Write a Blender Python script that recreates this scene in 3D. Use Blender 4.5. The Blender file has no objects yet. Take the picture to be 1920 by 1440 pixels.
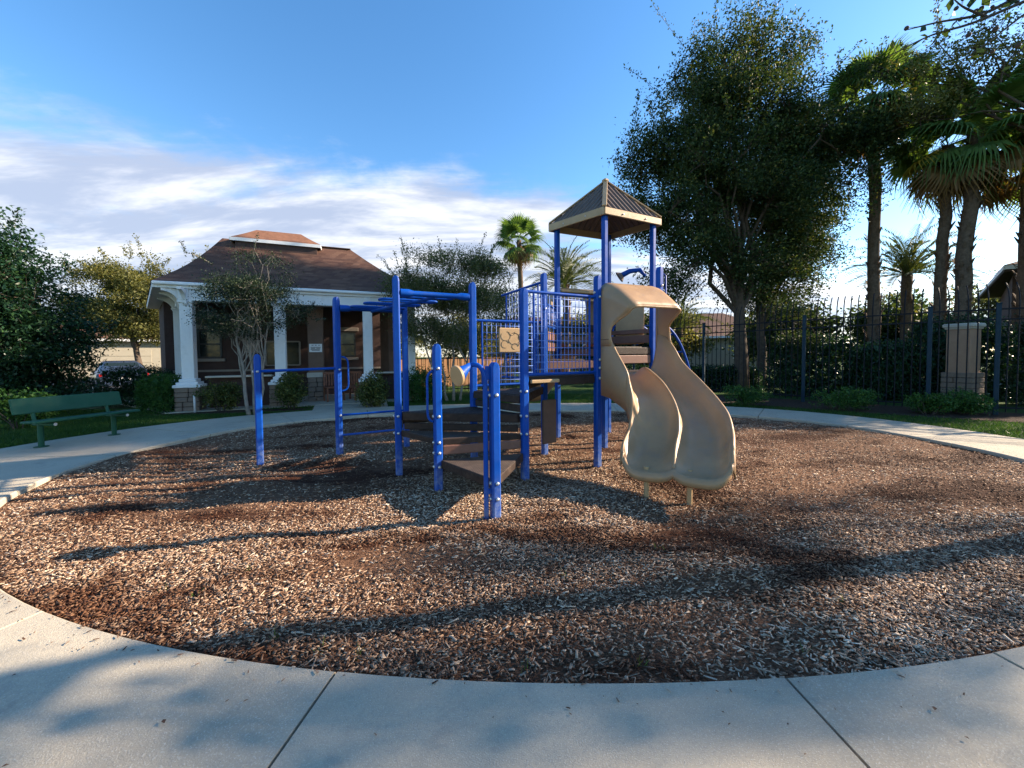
import bpy, math, random
import numpy as np
from mathutils import Vector, Matrix
random.seed(7)
RNG = np.random.default_rng(11)
scene = bpy.context.scene
COL = scene.collection
R = math.radians

# ------------------------------------------------------------------ camera
EYE = 1.5
FPX, PITCH, ROLL = 721.0, R(2.0), R(0.5)
cd = bpy.data.cameras.new('camera')
cam = bpy.data.objects.new('camera', cd)
COL.objects.link(cam)
fw = Vector((0, math.cos(PITCH), -math.sin(PITCH)))
up0 = Vector((0, math.sin(PITCH), math.cos(PITCH)))
rt0 = Vector((1, 0, 0))
rt = rt0 * math.cos(ROLL) - up0 * math.sin(ROLL)
up = up0 * math.cos(ROLL) + rt0 * math.sin(ROLL)
m = Matrix(((rt.x, up.x, -fw.x, 0), (rt.y, up.y, -fw.y, 0), (rt.z, up.z, -fw.z, EYE), (0, 0, 0, 1)))
cam.matrix_world = m
cd.sensor_width = 36
cd.lens = FPX / 1920 * 36
cd.shift_y = -30 / 1920
cd.clip_end = 2000
cd.clip_start = 0.05
scene.camera = cam

# ------------------------------------------------------------------ light
SUN_AZ, SUN_EL = R(79), R(25)          # azimuth clockwise from +Y
sun_dir = Vector((math.sin(SUN_AZ) * math.cos(SUN_EL), math.cos(SUN_AZ) * math.cos(SUN_EL), math.sin(SUN_EL)))
sl = bpy.data.lights.new('sun', 'SUN')
sl.energy = 5.0
sl.angle = R(0.6)
sl.color = (1.0, 0.82, 0.62)
so = bpy.data.objects.new('sun', sl)
so.rotation_euler = (-sun_dir).to_track_quat('-Z', 'Y').to_euler()
so.location = (30, 5, 20)
COL.objects.link(so)

scene.view_settings.view_transform = 'Standard'
scene.view_settings.look = 'None'
scene.view_settings.gamma = 1
scene.view_settings.exposure = 1.7

world = bpy.data.worlds.new('World')
scene.world = world
world.use_nodes = True


class NT:
    """small helper to write node trees"""
    def __init__(self, tree):
        self.t = tree
        self.n = tree.nodes
        self.l = tree.links

    def node(self, typ, **kw):
        nd = self.n.new(typ)
        for k, v in kw.items():
            if k.startswith('i_'):
                key = k[2:]
                key = int(key) if key.isdigit() else key
                self.set(nd, key, v)
            else:
                setattr(nd, k, v)
        return nd

    def set(self, nd, key, v):
        if isinstance(v, bpy.types.NodeSocket):
            self.l.new(v, nd.inputs[key])
        else:
            nd.inputs[key].default_value = v

    def math(self, op, a, b=0.0, c=0.0, clamp=False):
        nd = self.n.new('ShaderNodeMath')
        nd.operation = op
        nd.use_clamp = clamp
        for i, v in enumerate((a, b, c)):
            self.set(nd, i, v)
        return nd.outputs[0]

    def vmath(self, op, a, b=(0, 0, 0), out=0):
        nd = self.n.new('ShaderNodeVectorMath')
        nd.operation = op
        self.set(nd, 0, a)
        self.set(nd, 1, b)
        return nd.outputs[out]

    def mix(self, f, a, b, blend='MIX'):
        nd = self.n.new('ShaderNodeMix')
        nd.data_type = 'RGBA'
        nd.blend_type = blend
        nd.clamp_factor = True
        self.set(nd, 0, f)
        self.set(nd, 6, a)
        self.set(nd, 7, b)
        return nd.outputs[2]

    def noise(self, vec, scale, detail=4, rough=0.55, dist=0.0, out=0):
        nd = self.n.new('ShaderNodeTexNoise')
        self.l.new(vec, nd.inputs['Vector'])
        nd.inputs['Scale'].default_value = scale
        nd.inputs['Detail'].default_value = detail
        nd.inputs['Roughness'].default_value = rough
        nd.inputs['Distortion'].default_value = dist
        return nd.outputs[out]

    def ramp(self, f, stops):
        nd = self.n.new('ShaderNodeValToRGB')
        el = nd.color_ramp.elements
        while len(el) < len(stops):
            el.new(0.5)
        for e, (p, c) in zip(el, stops):
            e.position = p
            e.color = (*c, 1) if len(c) == 3 else c
        self.set(nd, 0, f)
        return nd.outputs[0]

    def mrange(self, v, a, b, c=0.0, d=1.0, smooth=True):
        nd = self.n.new('ShaderNodeMapRange')
        nd.interpolation_type = 'SMOOTHSTEP' if smooth else 'LINEAR'
        self.set(nd, 0, v)
        for i, x in enumerate((a, b, c, d)):
            self.set(nd, i + 1, x)
        return nd.outputs[0]


def build_world():
    w = NT(world.node_tree)
    w.n.clear()
    out = w.node('ShaderNodeOutputWorld')
    bg = w.node('ShaderNodeBackground')
    bg.inputs[1].default_value = 0.10
    sky = w.node('ShaderNodeTexSky', sky_type='NISHITA', sun_disc=False)
    sky.sun_elevation = SUN_EL
    sky.sun_rotation = SUN_AZ
    sky.air_density = 1.0
    sky.dust_density = 0.2
    sky.ozone_density = 1.6
    co = w.node('ShaderNodeTexCoord').outputs['Generated']
    d = w.vmath('NORMALIZE', co)
    sep = w.node('ShaderNodeSeparateXYZ')
    w.l.new(d, sep.inputs[0])
    # a saturated clear blue
    hsv = w.node('ShaderNodeHueSaturation')
    hsv.inputs['Saturation'].default_value = 1.27
    hsv.inputs['Value'].default_value = 0.98
    w.l.new(sky.outputs[0], hsv.inputs['Color'])
    # cloud layer seen on a high plane
    zz = w.math('ADD', w.math('MAXIMUM', sep.outputs[2], 0.0), 0.16)
    cx = w.math('DIVIDE', sep.outputs[0], zz)
    cy = w.math('DIVIDE', sep.outputs[1], zz)
    comb = w.node('ShaderNodeCombineXYZ')
    w.l.new(cx, comb.inputs[0])
    w.l.new(cy, comb.inputs[1])
    mp = w.node('ShaderNodeMapping')
    mp.inputs['Rotation'].default_value = (0, 0, R(-28))
    mp.inputs['Scale'].default_value = (0.42, 1.25, 1)
    w.l.new(comb.outputs[0], mp.inputs[0])
    puff = w.noise(mp.outputs[0], 1.5, 9, 0.6, 0.35)
    fine = w.noise(comb.outputs[0], 3.4, 7, 0.62, 0.2)
    # the bank lies below one great circle across the sky
    bank = w.vmath('DOT_PRODUCT', d, CLOUD_N, out=1)
    side = w.mrange(bank, -0.12, 0.20, 0.0, 1.0, True)
    dens = w.math('ADD', w.math('MULTIPLY', puff, 0.75), w.math('MULTIPLY', fine, 0.35))
    thr = w.math('SUBTRACT', 0.76, w.math('MULTIPLY', side, 0.50))
    cov = w.mrange(w.math('SUBTRACT', dens, thr), -0.03, 0.24, 0, 1)
    cov = w.math('MULTIPLY', cov, w.mrange(sep.outputs[2], -0.02, 0.08, 0.55, 1.0))
    cov = w.math('MULTIPLY', cov, 0.93)
    # lit tops, greyer bodies, brighter toward the sun
    sund = w.vmath('DOT_PRODUCT', d, tuple(sun_dir), out=1)
    fwd = w.math('POWER', w.math('MAXIMUM', sund, 0.0), 5.0)
    sh = w.mrange(w.noise(mp.outputs[0], 2.2, 6, 0.6, 0.3), 0.42, 0.64)
    ccol = w.mix(sh, (1.75, 2.0, 2.6, 1), (3.7, 3.7, 3.8, 1))
    ccol = w.vmath('SCALE', ccol)
    sc = ccol.node
    w.l.new(w.math('ADD', 1.0, w.math('MULTIPLY', fwd, 1.6)), sc.inputs['Scale'])
    col = w.mix(cov, hsv.outputs[0], ccol)
    w.l.new(col, bg.inputs[0])
    w.l.new(bg.outputs[0], out.inputs[0])


CLOUD_N = (-0.36, 0.02, -0.93)
_a = Vector(((0 - 960) / FPX, 1, (660 - 110) / FPX))
_b = Vector(((960 - 960) / FPX, 1, (660 - 315) / FPX))
_n = _a.cross(_b).normalized()
if _n.z > 0:
    _n = -_n
CLOUD_N = tuple(_n)
build_world()

# ------------------------------------------------------------------ materials
MATS = {}


def pmat(name, col, rough=0.6, var=0.12, scale=6.0, bump=0.0, bscale=60.0, spec=0.5, metal=0.0, var2=None, dirt=None):
    """procedural principled material: base colour broken up by two noises, optional bump, optional stains"""
    m_ = bpy.data.materials.new(name)
    m_.use_nodes = True
    w = NT(m_.node_tree)
    b = w.n['Principled BSDF']
    oc = w.node('ShaderNodeTexCoord').outputs['Object']
    n1 = w.noise(oc, scale, 5, 0.6)
    hi = tuple(min(1, c * (1 + var)) for c in col)
    lo = tuple(c * (1 - var) for c in col)
    c = w.ramp(n1, [(0.3, lo), (0.7, hi)])
    if dirt:
        n2 = w.noise(oc, dirt[1], 6, 0.65)
        c = w.mix(w.mrange(n2, 0.5, 0.72, 0, dirt[2]), c, (*dirt[0], 1))
    w.l.new(c, b.inputs['Base Color'])
    rr = w.mrange(w.noise(oc, scale * 3.1, 4), 0.3, 0.7, max(0.05, rough - 0.1), min(1, rough + 0.1))
    w.l.new(rr, b.inputs['Roughness'])
    b.inputs['Metallic'].default_value = metal
    b.inputs['Specular IOR Level'].default_value = spec
    if bump:
        bp = w.node('ShaderNodeBump')
        bp.inputs['Strength'].default_value = bump
        bp.inputs['Distance'].default_value = 0.02
        w.l.new(w.noise(oc, bscale, 6, 0.65), bp.inputs['Height'])
        w.l.new(bp.outputs[0], b.inputs['Normal'])
    MATS[name] = m_
    return m_


def leafmat(name, stops, trans=0.35, rough=0.5, tint=(1.25, 1.15, 0.45)):
    """leaf colour from the per-leaf value 'rnd', part of the light passing through"""
    m_ = bpy.data.materials.new(name)
    m_.use_nodes = True
    w = NT(m_.node_tree)
    b = w.n['Principled BSDF']
    out = w.n['Material Output']
    at = w.node('ShaderNodeAttribute', attribute_name='rnd')
    c = w.ramp(at.outputs['Fac'], stops)
    w.l.new(c, b.inputs['Base Color'])
    b.inputs['Roughness'].default_value = rough
    b.inputs['Specular IOR Level'].default_value = 0.22
    tr = w.node('ShaderNodeBsdfTranslucent')
    w.l.new(w.mix(1.0, c, (*tint, 1), 'MULTIPLY'), tr.inputs[0])
    mx = w.node('ShaderNodeMixShader')
    mx.inputs[0].default_value = trans
    w.l.new(b.outputs[0], mx.inputs[1])
    w.l.new(tr.outputs[0], mx.inputs[2])
    w.l.new(mx.outputs[0], out.inputs[0])
    MATS[name] = m_
    return m_


M_BLUE = pmat('blue_powder_coat', (0.001, 0.052, 0.30), 0.44, 0.12, 3, 0.05, 180, 0.18, dirt=((0.004, 0.068, 0.33), 9, 0.5))
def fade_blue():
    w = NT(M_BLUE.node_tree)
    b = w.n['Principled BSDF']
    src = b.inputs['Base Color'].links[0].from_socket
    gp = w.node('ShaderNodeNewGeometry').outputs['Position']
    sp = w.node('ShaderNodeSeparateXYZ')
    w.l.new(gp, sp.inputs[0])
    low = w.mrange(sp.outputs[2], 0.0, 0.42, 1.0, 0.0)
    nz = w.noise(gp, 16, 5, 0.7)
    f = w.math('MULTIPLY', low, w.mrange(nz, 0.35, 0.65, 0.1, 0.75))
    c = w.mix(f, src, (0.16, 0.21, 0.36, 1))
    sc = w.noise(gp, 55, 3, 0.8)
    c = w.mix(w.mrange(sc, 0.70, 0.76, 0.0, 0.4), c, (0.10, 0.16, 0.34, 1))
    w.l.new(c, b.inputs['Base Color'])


fade_blue()
M_TAN = pmat('tan_moulded_plastic', (0.335, 0.205, 0.108), 0.40, 0.10, 2.5, 0.06, 220, 0.35, dirt=((0.25, 0.175, 0.12), 4.5, 0.55))
M_TANTRIM = pmat('tan_trim_plastic', (0.38, 0.25, 0.13), 0.5, 0.12, 5, 0.05, 160, 0.4)
M_BROWNROOF = pmat('brown_roof_plastic', (0.115, 0.078, 0.058), 0.5, 0.15, 4, 0.05, 150, 0.4)
M_DECK = pmat('brown_coated_deck', (0.028, 0.017, 0.013), 0.65, 0.25, 8, 0.25, 120, 0.25, dirt=((0.075, 0.05, 0.036), 6, 0.6))
M_PLANK = pmat('brown_plastic_plank', (0.16, 0.075, 0.052), 0.55, 0.15, 10, 0.12, 90, 0.4)
M_BOLT = pmat('galvanised_bolt', (0.55, 0.55, 0.55), 0.35, 0.1, 20, metal=0.6)
M_WIRE = pmat('blue_grid_wire', (0.12, 0.23, 0.62), 0.45, 0.1, 20)
M_BLACK = pmat('black_line', (0.02, 0.018, 0.016), 0.6, 0.1, 20)
M_BENCH = pmat('green_bench_coat', (0.016, 0.078, 0.047), 0.6, 0.12, 4, 0.05, 150, 0.2, dirt=((0.025, 0.085, 0.055), 5, 0.5))
M_WHITE = pmat('white_paint', (0.68, 0.69, 0.70), 0.55, 0.05, 3, 0.04, 80, dirt=((0.5, 0.5, 0.49), 3, 0.5))
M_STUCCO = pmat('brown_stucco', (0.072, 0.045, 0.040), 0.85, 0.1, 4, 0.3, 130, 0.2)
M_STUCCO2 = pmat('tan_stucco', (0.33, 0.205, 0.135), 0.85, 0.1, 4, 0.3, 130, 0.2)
M_STUCCO_SHADED = pmat('shaded_tan_stucco', (0.15, 0.098, 0.074), 0.85, 0.1, 4, 0.3, 130, 0.2)  # tan stucco darkened: shade of pavilion and deck put into the colour
M_FRAMEG = pmat('taupe_trim', (0.25, 0.21, 0.18), 0.7, 0.1, 4, 0.1, 80)
M_STONE = pmat('ledge_stone', (0.20, 0.15, 0.115), 0.85, 0.3, 3.5, 0.6, 40, 0.2, dirt=((0.10, 0.08, 0.07), 5, 0.6))
M_GLASS = pmat('window_glass', (0.012, 0.02, 0.02), 0.12, 0.1, 2, spec=0.3)
M_DARKFRAME = pmat('dark_frame', (0.02, 0.02, 0.02), 0.5, 0.1, 6)
M_FENCE = pmat('black_iron', (0.010, 0.012, 0.017), 0.7, 0.15, 6, spec=0.15)
M_FENCEPOST = pmat('dark_blue_green_iron', (0.010, 0.028, 0.045), 0.65, 0.15, 6, spec=0.2)
M_BARK = pmat('grey_brown_bark', (0.085, 0.065, 0.05), 0.9, 0.3, 9, 0.8, 30, 0.15)
M_MYRTLE = pmat('smooth_pale_bark', (0.22, 0.19, 0.16), 0.8, 0.3, 7, 0.3, 30, 0.2)
M_PALMBARK = pmat('palm_trunk_fibre', (0.11, 0.078, 0.055), 0.95, 0.35, 12, 0.9, 40, 0.1)
M_TWIG = pmat('dark_twig', (0.055, 0.042, 0.035), 0.9, 0.2, 12)
M_WOODFENCE = pmat('cedar_board', (0.38, 0.21, 0.11), 0.8, 0.2, 4, 0.2, 50, 0.2)
M_ASPHALT = pmat('asphalt', (0.05, 0.05, 0.052), 0.9, 0.2, 1.5, 0.4, 90, 0.2)
M_CARPAINT = pmat('dark_blue_car_paint', (0.03, 0.045, 0.08), 0.25, 0.05, 2, spec=0.6)
M_TYRE = pmat('tyre_rubber', (0.015, 0.015, 0.015), 0.85, 0.1, 10)
M_RED = pmat('red_lens', (0.35, 0.01, 0.01), 0.25, 0.1, 10)
M_CHAIR = pmat('red_brown_wood', (0.20, 0.07, 0.035), 0.6, 0.2, 8, 0.1, 60)
M_HOUSE = pmat('cream_house_wall', (0.30, 0.275, 0.22), 0.85, 0.06, 2, 0.1, 90, 0.2)
M_TILE = pmat('brown_tile_roof', (0.15, 0.085, 0.06), 0.85, 0.2, 3, 0.4, 12, 0.2)
M_CHALK = pmat('pillar_cap_stone', (0.42, 0.38, 0.32), 0.85, 0.1, 5, 0.2, 90, 0.2)
M_BED = pmat('dark_bed_mulch', (0.055, 0.035, 0.025), 0.95, 0.4, 14, 1.0, 45, 0.1)


def shingle_mat():
    m_ = bpy.data.materials.new('brown_shingles')
    m_.use_nodes = True
    w = NT(m_.node_tree)
    b = w.n['Principled BSDF']
    oc = w.node('ShaderNodeTexCoord').outputs['Object']
    sep = w.node('ShaderNodeSeparateXYZ')
    w.l.new(oc, sep.inputs[0])
    rowf = w.math('FRACT', w.math('MULTIPLY', sep.outputs[2], 13.0))
    row = w.math('FLOOR', w.math('MULTIPLY', sep.outputs[2], 13.0))
    wn = w.node('ShaderNodeTexWhiteNoise', noise_dimensions='2D')
    cmb = w.node('ShaderNodeCombineXYZ')
    w.l.new(w.math('FLOOR', w.math('MULTIPLY', w.math('ADD', sep.outputs[0], w.math('MULTIPLY', row, 0.37)), 5.0)), cmb.inputs[0])
    w.l.new(row, cmb.inputs[1])
    w.l.new(cmb.outputs[0], wn.inputs['Vector'])
    c = w.ramp(wn.outputs[0], [(0, (0.085, 0.045, 0.034)), (0.5, (0.115, 0.062, 0.045)), (1, (0.15, 0.085, 0.06))])
    c = w.mix(w.mrange(w.noise(oc, 0.8, 4), 0.4, 0.7, 0, 0.5), c, (0.07, 0.038, 0.034, 1))
    w.l.new(c, b.inputs['Base Color'])
    b.inputs['Roughness'].default_value = 0.9
    b.inputs['Specular IOR Level'].default_value = 0.15
    bp = w.node('ShaderNodeBump')
    bp.inputs['Strength'].default_value = 0.8
    bp.inputs['Distance'].default_value = 0.03
    w.l.new(w.math('ADD', rowf, w.math('MULTIPLY', w.noise(oc, 60, 4), 0.5)), bp.inputs['Height'])
    w.l.new(bp.outputs[0], b.inputs['Normal'])
    return m_


M_SHINGLE = shingle_mat()
M_SHINGLE_SUNLIT = pmat('sunlit_brown_shingles', (0.20, 0.098, 0.062), 0.9, 0.2, 8, 0.5, 30, 0.15)  # warmer than the main roof: sunlight on the cupola put into the colour


def concrete_mat():
    m_ = bpy.data.materials.new('broom_concrete')
    m_.use_nodes = True
    w = NT(m_.node_tree)
    b = w.n['Principled BSDF']
    gc = w.node('ShaderNodeNewGeometry').outputs['Position']
    n1 = w.noise(gc, 0.9, 6, 0.62)
    n2 = w.noise(gc, 55, 3, 0.7)
    n3 = w.noise(gc, 190, 2, 0.6)
    c = w.ramp(n1, [(0.28, (0.33, 0.285, 0.21)), (0.5, (0.41, 0.355, 0.265)), (0.75, (0.48, 0.42, 0.315))])
    c = w.mix(w.mrange(n2, 0.35, 0.75, 0.0, 0.35), c, (0.24, 0.23, 0.21, 1))
    c = w.mix(w.mrange(n3, 0.52, 0.75, 0.0, 0.75), c, (0.58, 0.54, 0.46, 1))
    v = w.node('ShaderNodeTexVoronoi')
    v.inputs['Scale'].default_value = 75
    w.l.new(gc, v.inputs['Vector'])
    c = w.mix(w.mrange(v.outputs['Distance'], 0.0, 0.25, 0.6, 0.0), c, (0.17, 0.16, 0.145, 1))
    st = w.noise(gc, 2.7, 7, 0.7, 0.6)
    c = w.mix(w.mrange(st, 0.53, 0.72, 0.0, 0.5), c, (0.20, 0.19, 0.17, 1))
    w.l.new(c, b.inputs['Base Color'])
    b.inputs['Roughness'].default_value = 0.85
    b.inputs['Specular IOR Level'].default_value = 0.25
    bp = w.node('ShaderNodeBump')
    bp.inputs['Strength'].default_value = 0.5
    bp.inputs['Distance'].default_value = 0.006
    w.l.new(w.math('ADD', w.math('MULTIPLY', n2, 0.7), n3), bp.inputs['Height'])
    w.l.new(bp.outputs[0], b.inputs['Normal'])
    return m_


M_CONC = concrete_mat()


def damp(w, pos):
    """damp, worn patches of the mulch: irregular stains, shared by bed and chips"""
    mp = w.node('ShaderNodeMapping')
    mp.inputs['Location'].default_value = (3.1, 1.4, 0)
    mp.inputs['Scale'].default_value = (0.34, 0.72, 0.0)
    w.l.new(pos, mp.inputs[0])
    n = w.noise(mp.outputs[0], 1.5, 7, 0.66, 0.4)
    return w.mrange(n, 0.48, 0.62, 0.0, 1.0)


def mulch_mat():
    m_ = bpy.data.materials.new('mulch_bed')
    m_.use_nodes = True
    w = NT(m_.node_tree)
    b = w.n['Principled BSDF']
    gc = w.node('ShaderNodeNewGeometry').outputs['Position']
    mp = w.node('ShaderNodeMapping')
    mp.inputs['Scale'].default_value = (1, 2.2, 1)
    w.l.new(gc, mp.inputs[0])
    n1 = w.noise(gc, 0.7, 5, 0.6)
    n2 = w.noise(mp.outputs[0], 38, 6, 0.7)
    v = w.node('ShaderNodeTexVoronoi')
    v.inputs['Scale'].default_value = 42
    w.l.new(mp.outputs[0], v.inputs['Vector'])
    c = w.ramp(n2, [(0.3, (0.07, 0.035, 0.021)), (0.5, (0.19, 0.10, 0.058)), (0.72, (0.38, 0.235, 0.145))])
    c = w.mix(w.mrange(n1, 0.42, 0.68, 0, 0.6), c, (0.12, 0.052, 0.028, 1))
    c = w.mix(damp(w, gc), c, (0.30, 0.19, 0.14, 1), 'MULTIPLY')
    w.l.new(c, b.inputs['Base Color'])
    b.inputs['Roughness'].default_value = 0.95
    b.inputs['Specular IOR Level'].default_value = 0.15
    bp = w.node('ShaderNodeBump')
    bp.inputs['Strength'].default_value = 1.0
    bp.inputs['Distance'].default_value = 0.03
    w.l.new(w.math('ADD', n2, w.math('MULTIPLY', v.outputs['Distance'], 0.8)), bp.inputs['Height'])
    w.l.new(bp.outputs[0], b.inputs['Normal'])
    return m_


M_MULCH = mulch_mat()


def chip_mat():
    m_ = bpy.data.materials.new('wood_chip')
    m_.use_nodes = True
    w = NT(m_.node_tree)
    b = w.n['Principled BSDF']
    at = w.node('ShaderNodeAttribute', attribute_name='rnd')
    gc = w.node('ShaderNodeNewGeometry').outputs['Position']
    c = w.ramp(at.outputs['Fac'], [(0.0, (0.055, 0.028, 0.016)), (0.28, (0.18, 0.096, 0.056)), (0.5, (0.38, 0.25, 0.16)), (0.76, (0.58, 0.44, 0.31)), (1.0, (0.80, 0.68, 0.53))])
    c = w.mix(w.mrange(w.noise(gc, 130, 3), 0.4, 0.7, 0, 0.45), c, (0.06, 0.035, 0.025, 1))
    c = w.mix(damp(w, gc), c, (0.30, 0.20, 0.15, 1), 'MULTIPLY')
    w.l.new(c, b.inputs['Base Color'])
    b.inputs['Roughness'].default_value = 0.8
    b.inputs['Specular IOR Level'].default_value = 0.25
    return m_


M_CHIP = chip_mat()


def ground_mat():
    m_ = bpy.data.materials.new('lawn_ground')
    m_.use_nodes = True
    w = NT(m_.node_tree)
    b = w.n['Principled BSDF']
    gc = w.node('ShaderNodeNewGeometry').outputs['Position']
    c = w.ramp(w.noise(gc, 7, 6, 0.7), [(0.3, (0.018, 0.042, 0.010)), (0.55, (0.035, 0.075, 0.016)), (0.75, (0.07, 0.10, 0.03))])
    c = w.mix(w.mrange(w.noise(gc, 0.8, 4), 0.52, 0.72, 0, 0.5), c, (0.085, 0.08, 0.035, 1))
    w.l.new(c, b.inputs['Base Color'])
    b.inputs['Roughness'].default_value = 0.95
    b.inputs['Specular IOR Level'].default_value = 0.1
    bp = w.node('ShaderNodeBump')
    bp.inputs['Strength'].default_value = 0.9
    bp.inputs['Distance'].default_value = 0.04
    w.l.new(w.noise(gc, 60, 5, 0.7), bp.inputs['Height'])
    w.l.new(bp.outputs[0], b.inputs['Normal'])
    return m_


M_GROUND = ground_mat()
L_OAK = leafmat('oak_leaf', [(0, (0.016, 0.034, 0.015)), (0.5, (0.036, 0.065, 0.023)), (0.85, (0.08, 0.11, 0.036)), (1, (0.17, 0.16, 0.05))], 0.36, 0.62)
L_OLIVE = leafmat('olive_leaf', [(0, (0.06, 0.07, 0.022)), (0.5, (0.13, 0.135, 0.045)), (1, (0.25, 0.23, 0.08))], 0.42)
L_GREY = leafmat('grey_green_leaf', [(0, (0.045, 0.062, 0.032)), (0.5, (0.095, 0.118, 0.052)), (0.9, (0.17, 0.18, 0.075)), (1, (0.24, 0.20, 0.07))], 0.45)
L_DARK = leafmat('dark_glossy_leaf', [(0, (0.008, 0.026, 0.014)), (0.6, (0.018, 0.052, 0.024)), (1, (0.045, 0.10, 0.03))], 0.25, 0.38)
L_HEDGE = leafmat('hedge_leaf', [(0, (0.02, 0.055, 0.015)), (0.6, (0.045, 0.12, 0.026)), (1, (0.10, 0.19, 0.04))], 0.32)
L_VARIEG = leafmat('yellow_green_leaf', [(0, (0.03, 0.05, 0.015)), (0.6, (0.085, 0.11, 0.03)), (1, (0.26, 0.24, 0.07))], 0.3)
L_MYRTLE = leafmat('myrtle_leaf', [(0, (0.012, 0.026, 0.018)), (0.6, (0.026, 0.045, 0.026)), (1, (0.05, 0.07, 0.03))], 0.25)
L_PALM = leafmat('palm_leaf', [(0, (0.05, 0.10, 0.032)), (0.7, (0.105, 0.19, 0.055)), (0.93, (0.17, 0.22, 0.07)), (1, (0.45, 0.30, 0.03))], 0.45)
L_DEAD = leafmat('dead_palm_leaf', [(0, (0.10, 0.06, 0.025)), (1, (0.22, 0.13, 0.05))], 0.25)
L_DATE = leafmat('date_palm_leaf', [(0, (0.04, 0.06, 0.022)), (0.7, (0.085, 0.115, 0.04)), (1, (0.15, 0.16, 0.06))], 0.25)
L_GRASS = leafmat('grass_blade', [(0, (0.02, 0.055, 0.012)), (0.6, (0.045, 0.11, 0.02)), (0.95, (0.10, 0.16, 0.035)), (1, (0.22, 0.18, 0.08))], 0.35)

# ------------------------------------------------------------------ mesh helpers


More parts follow.
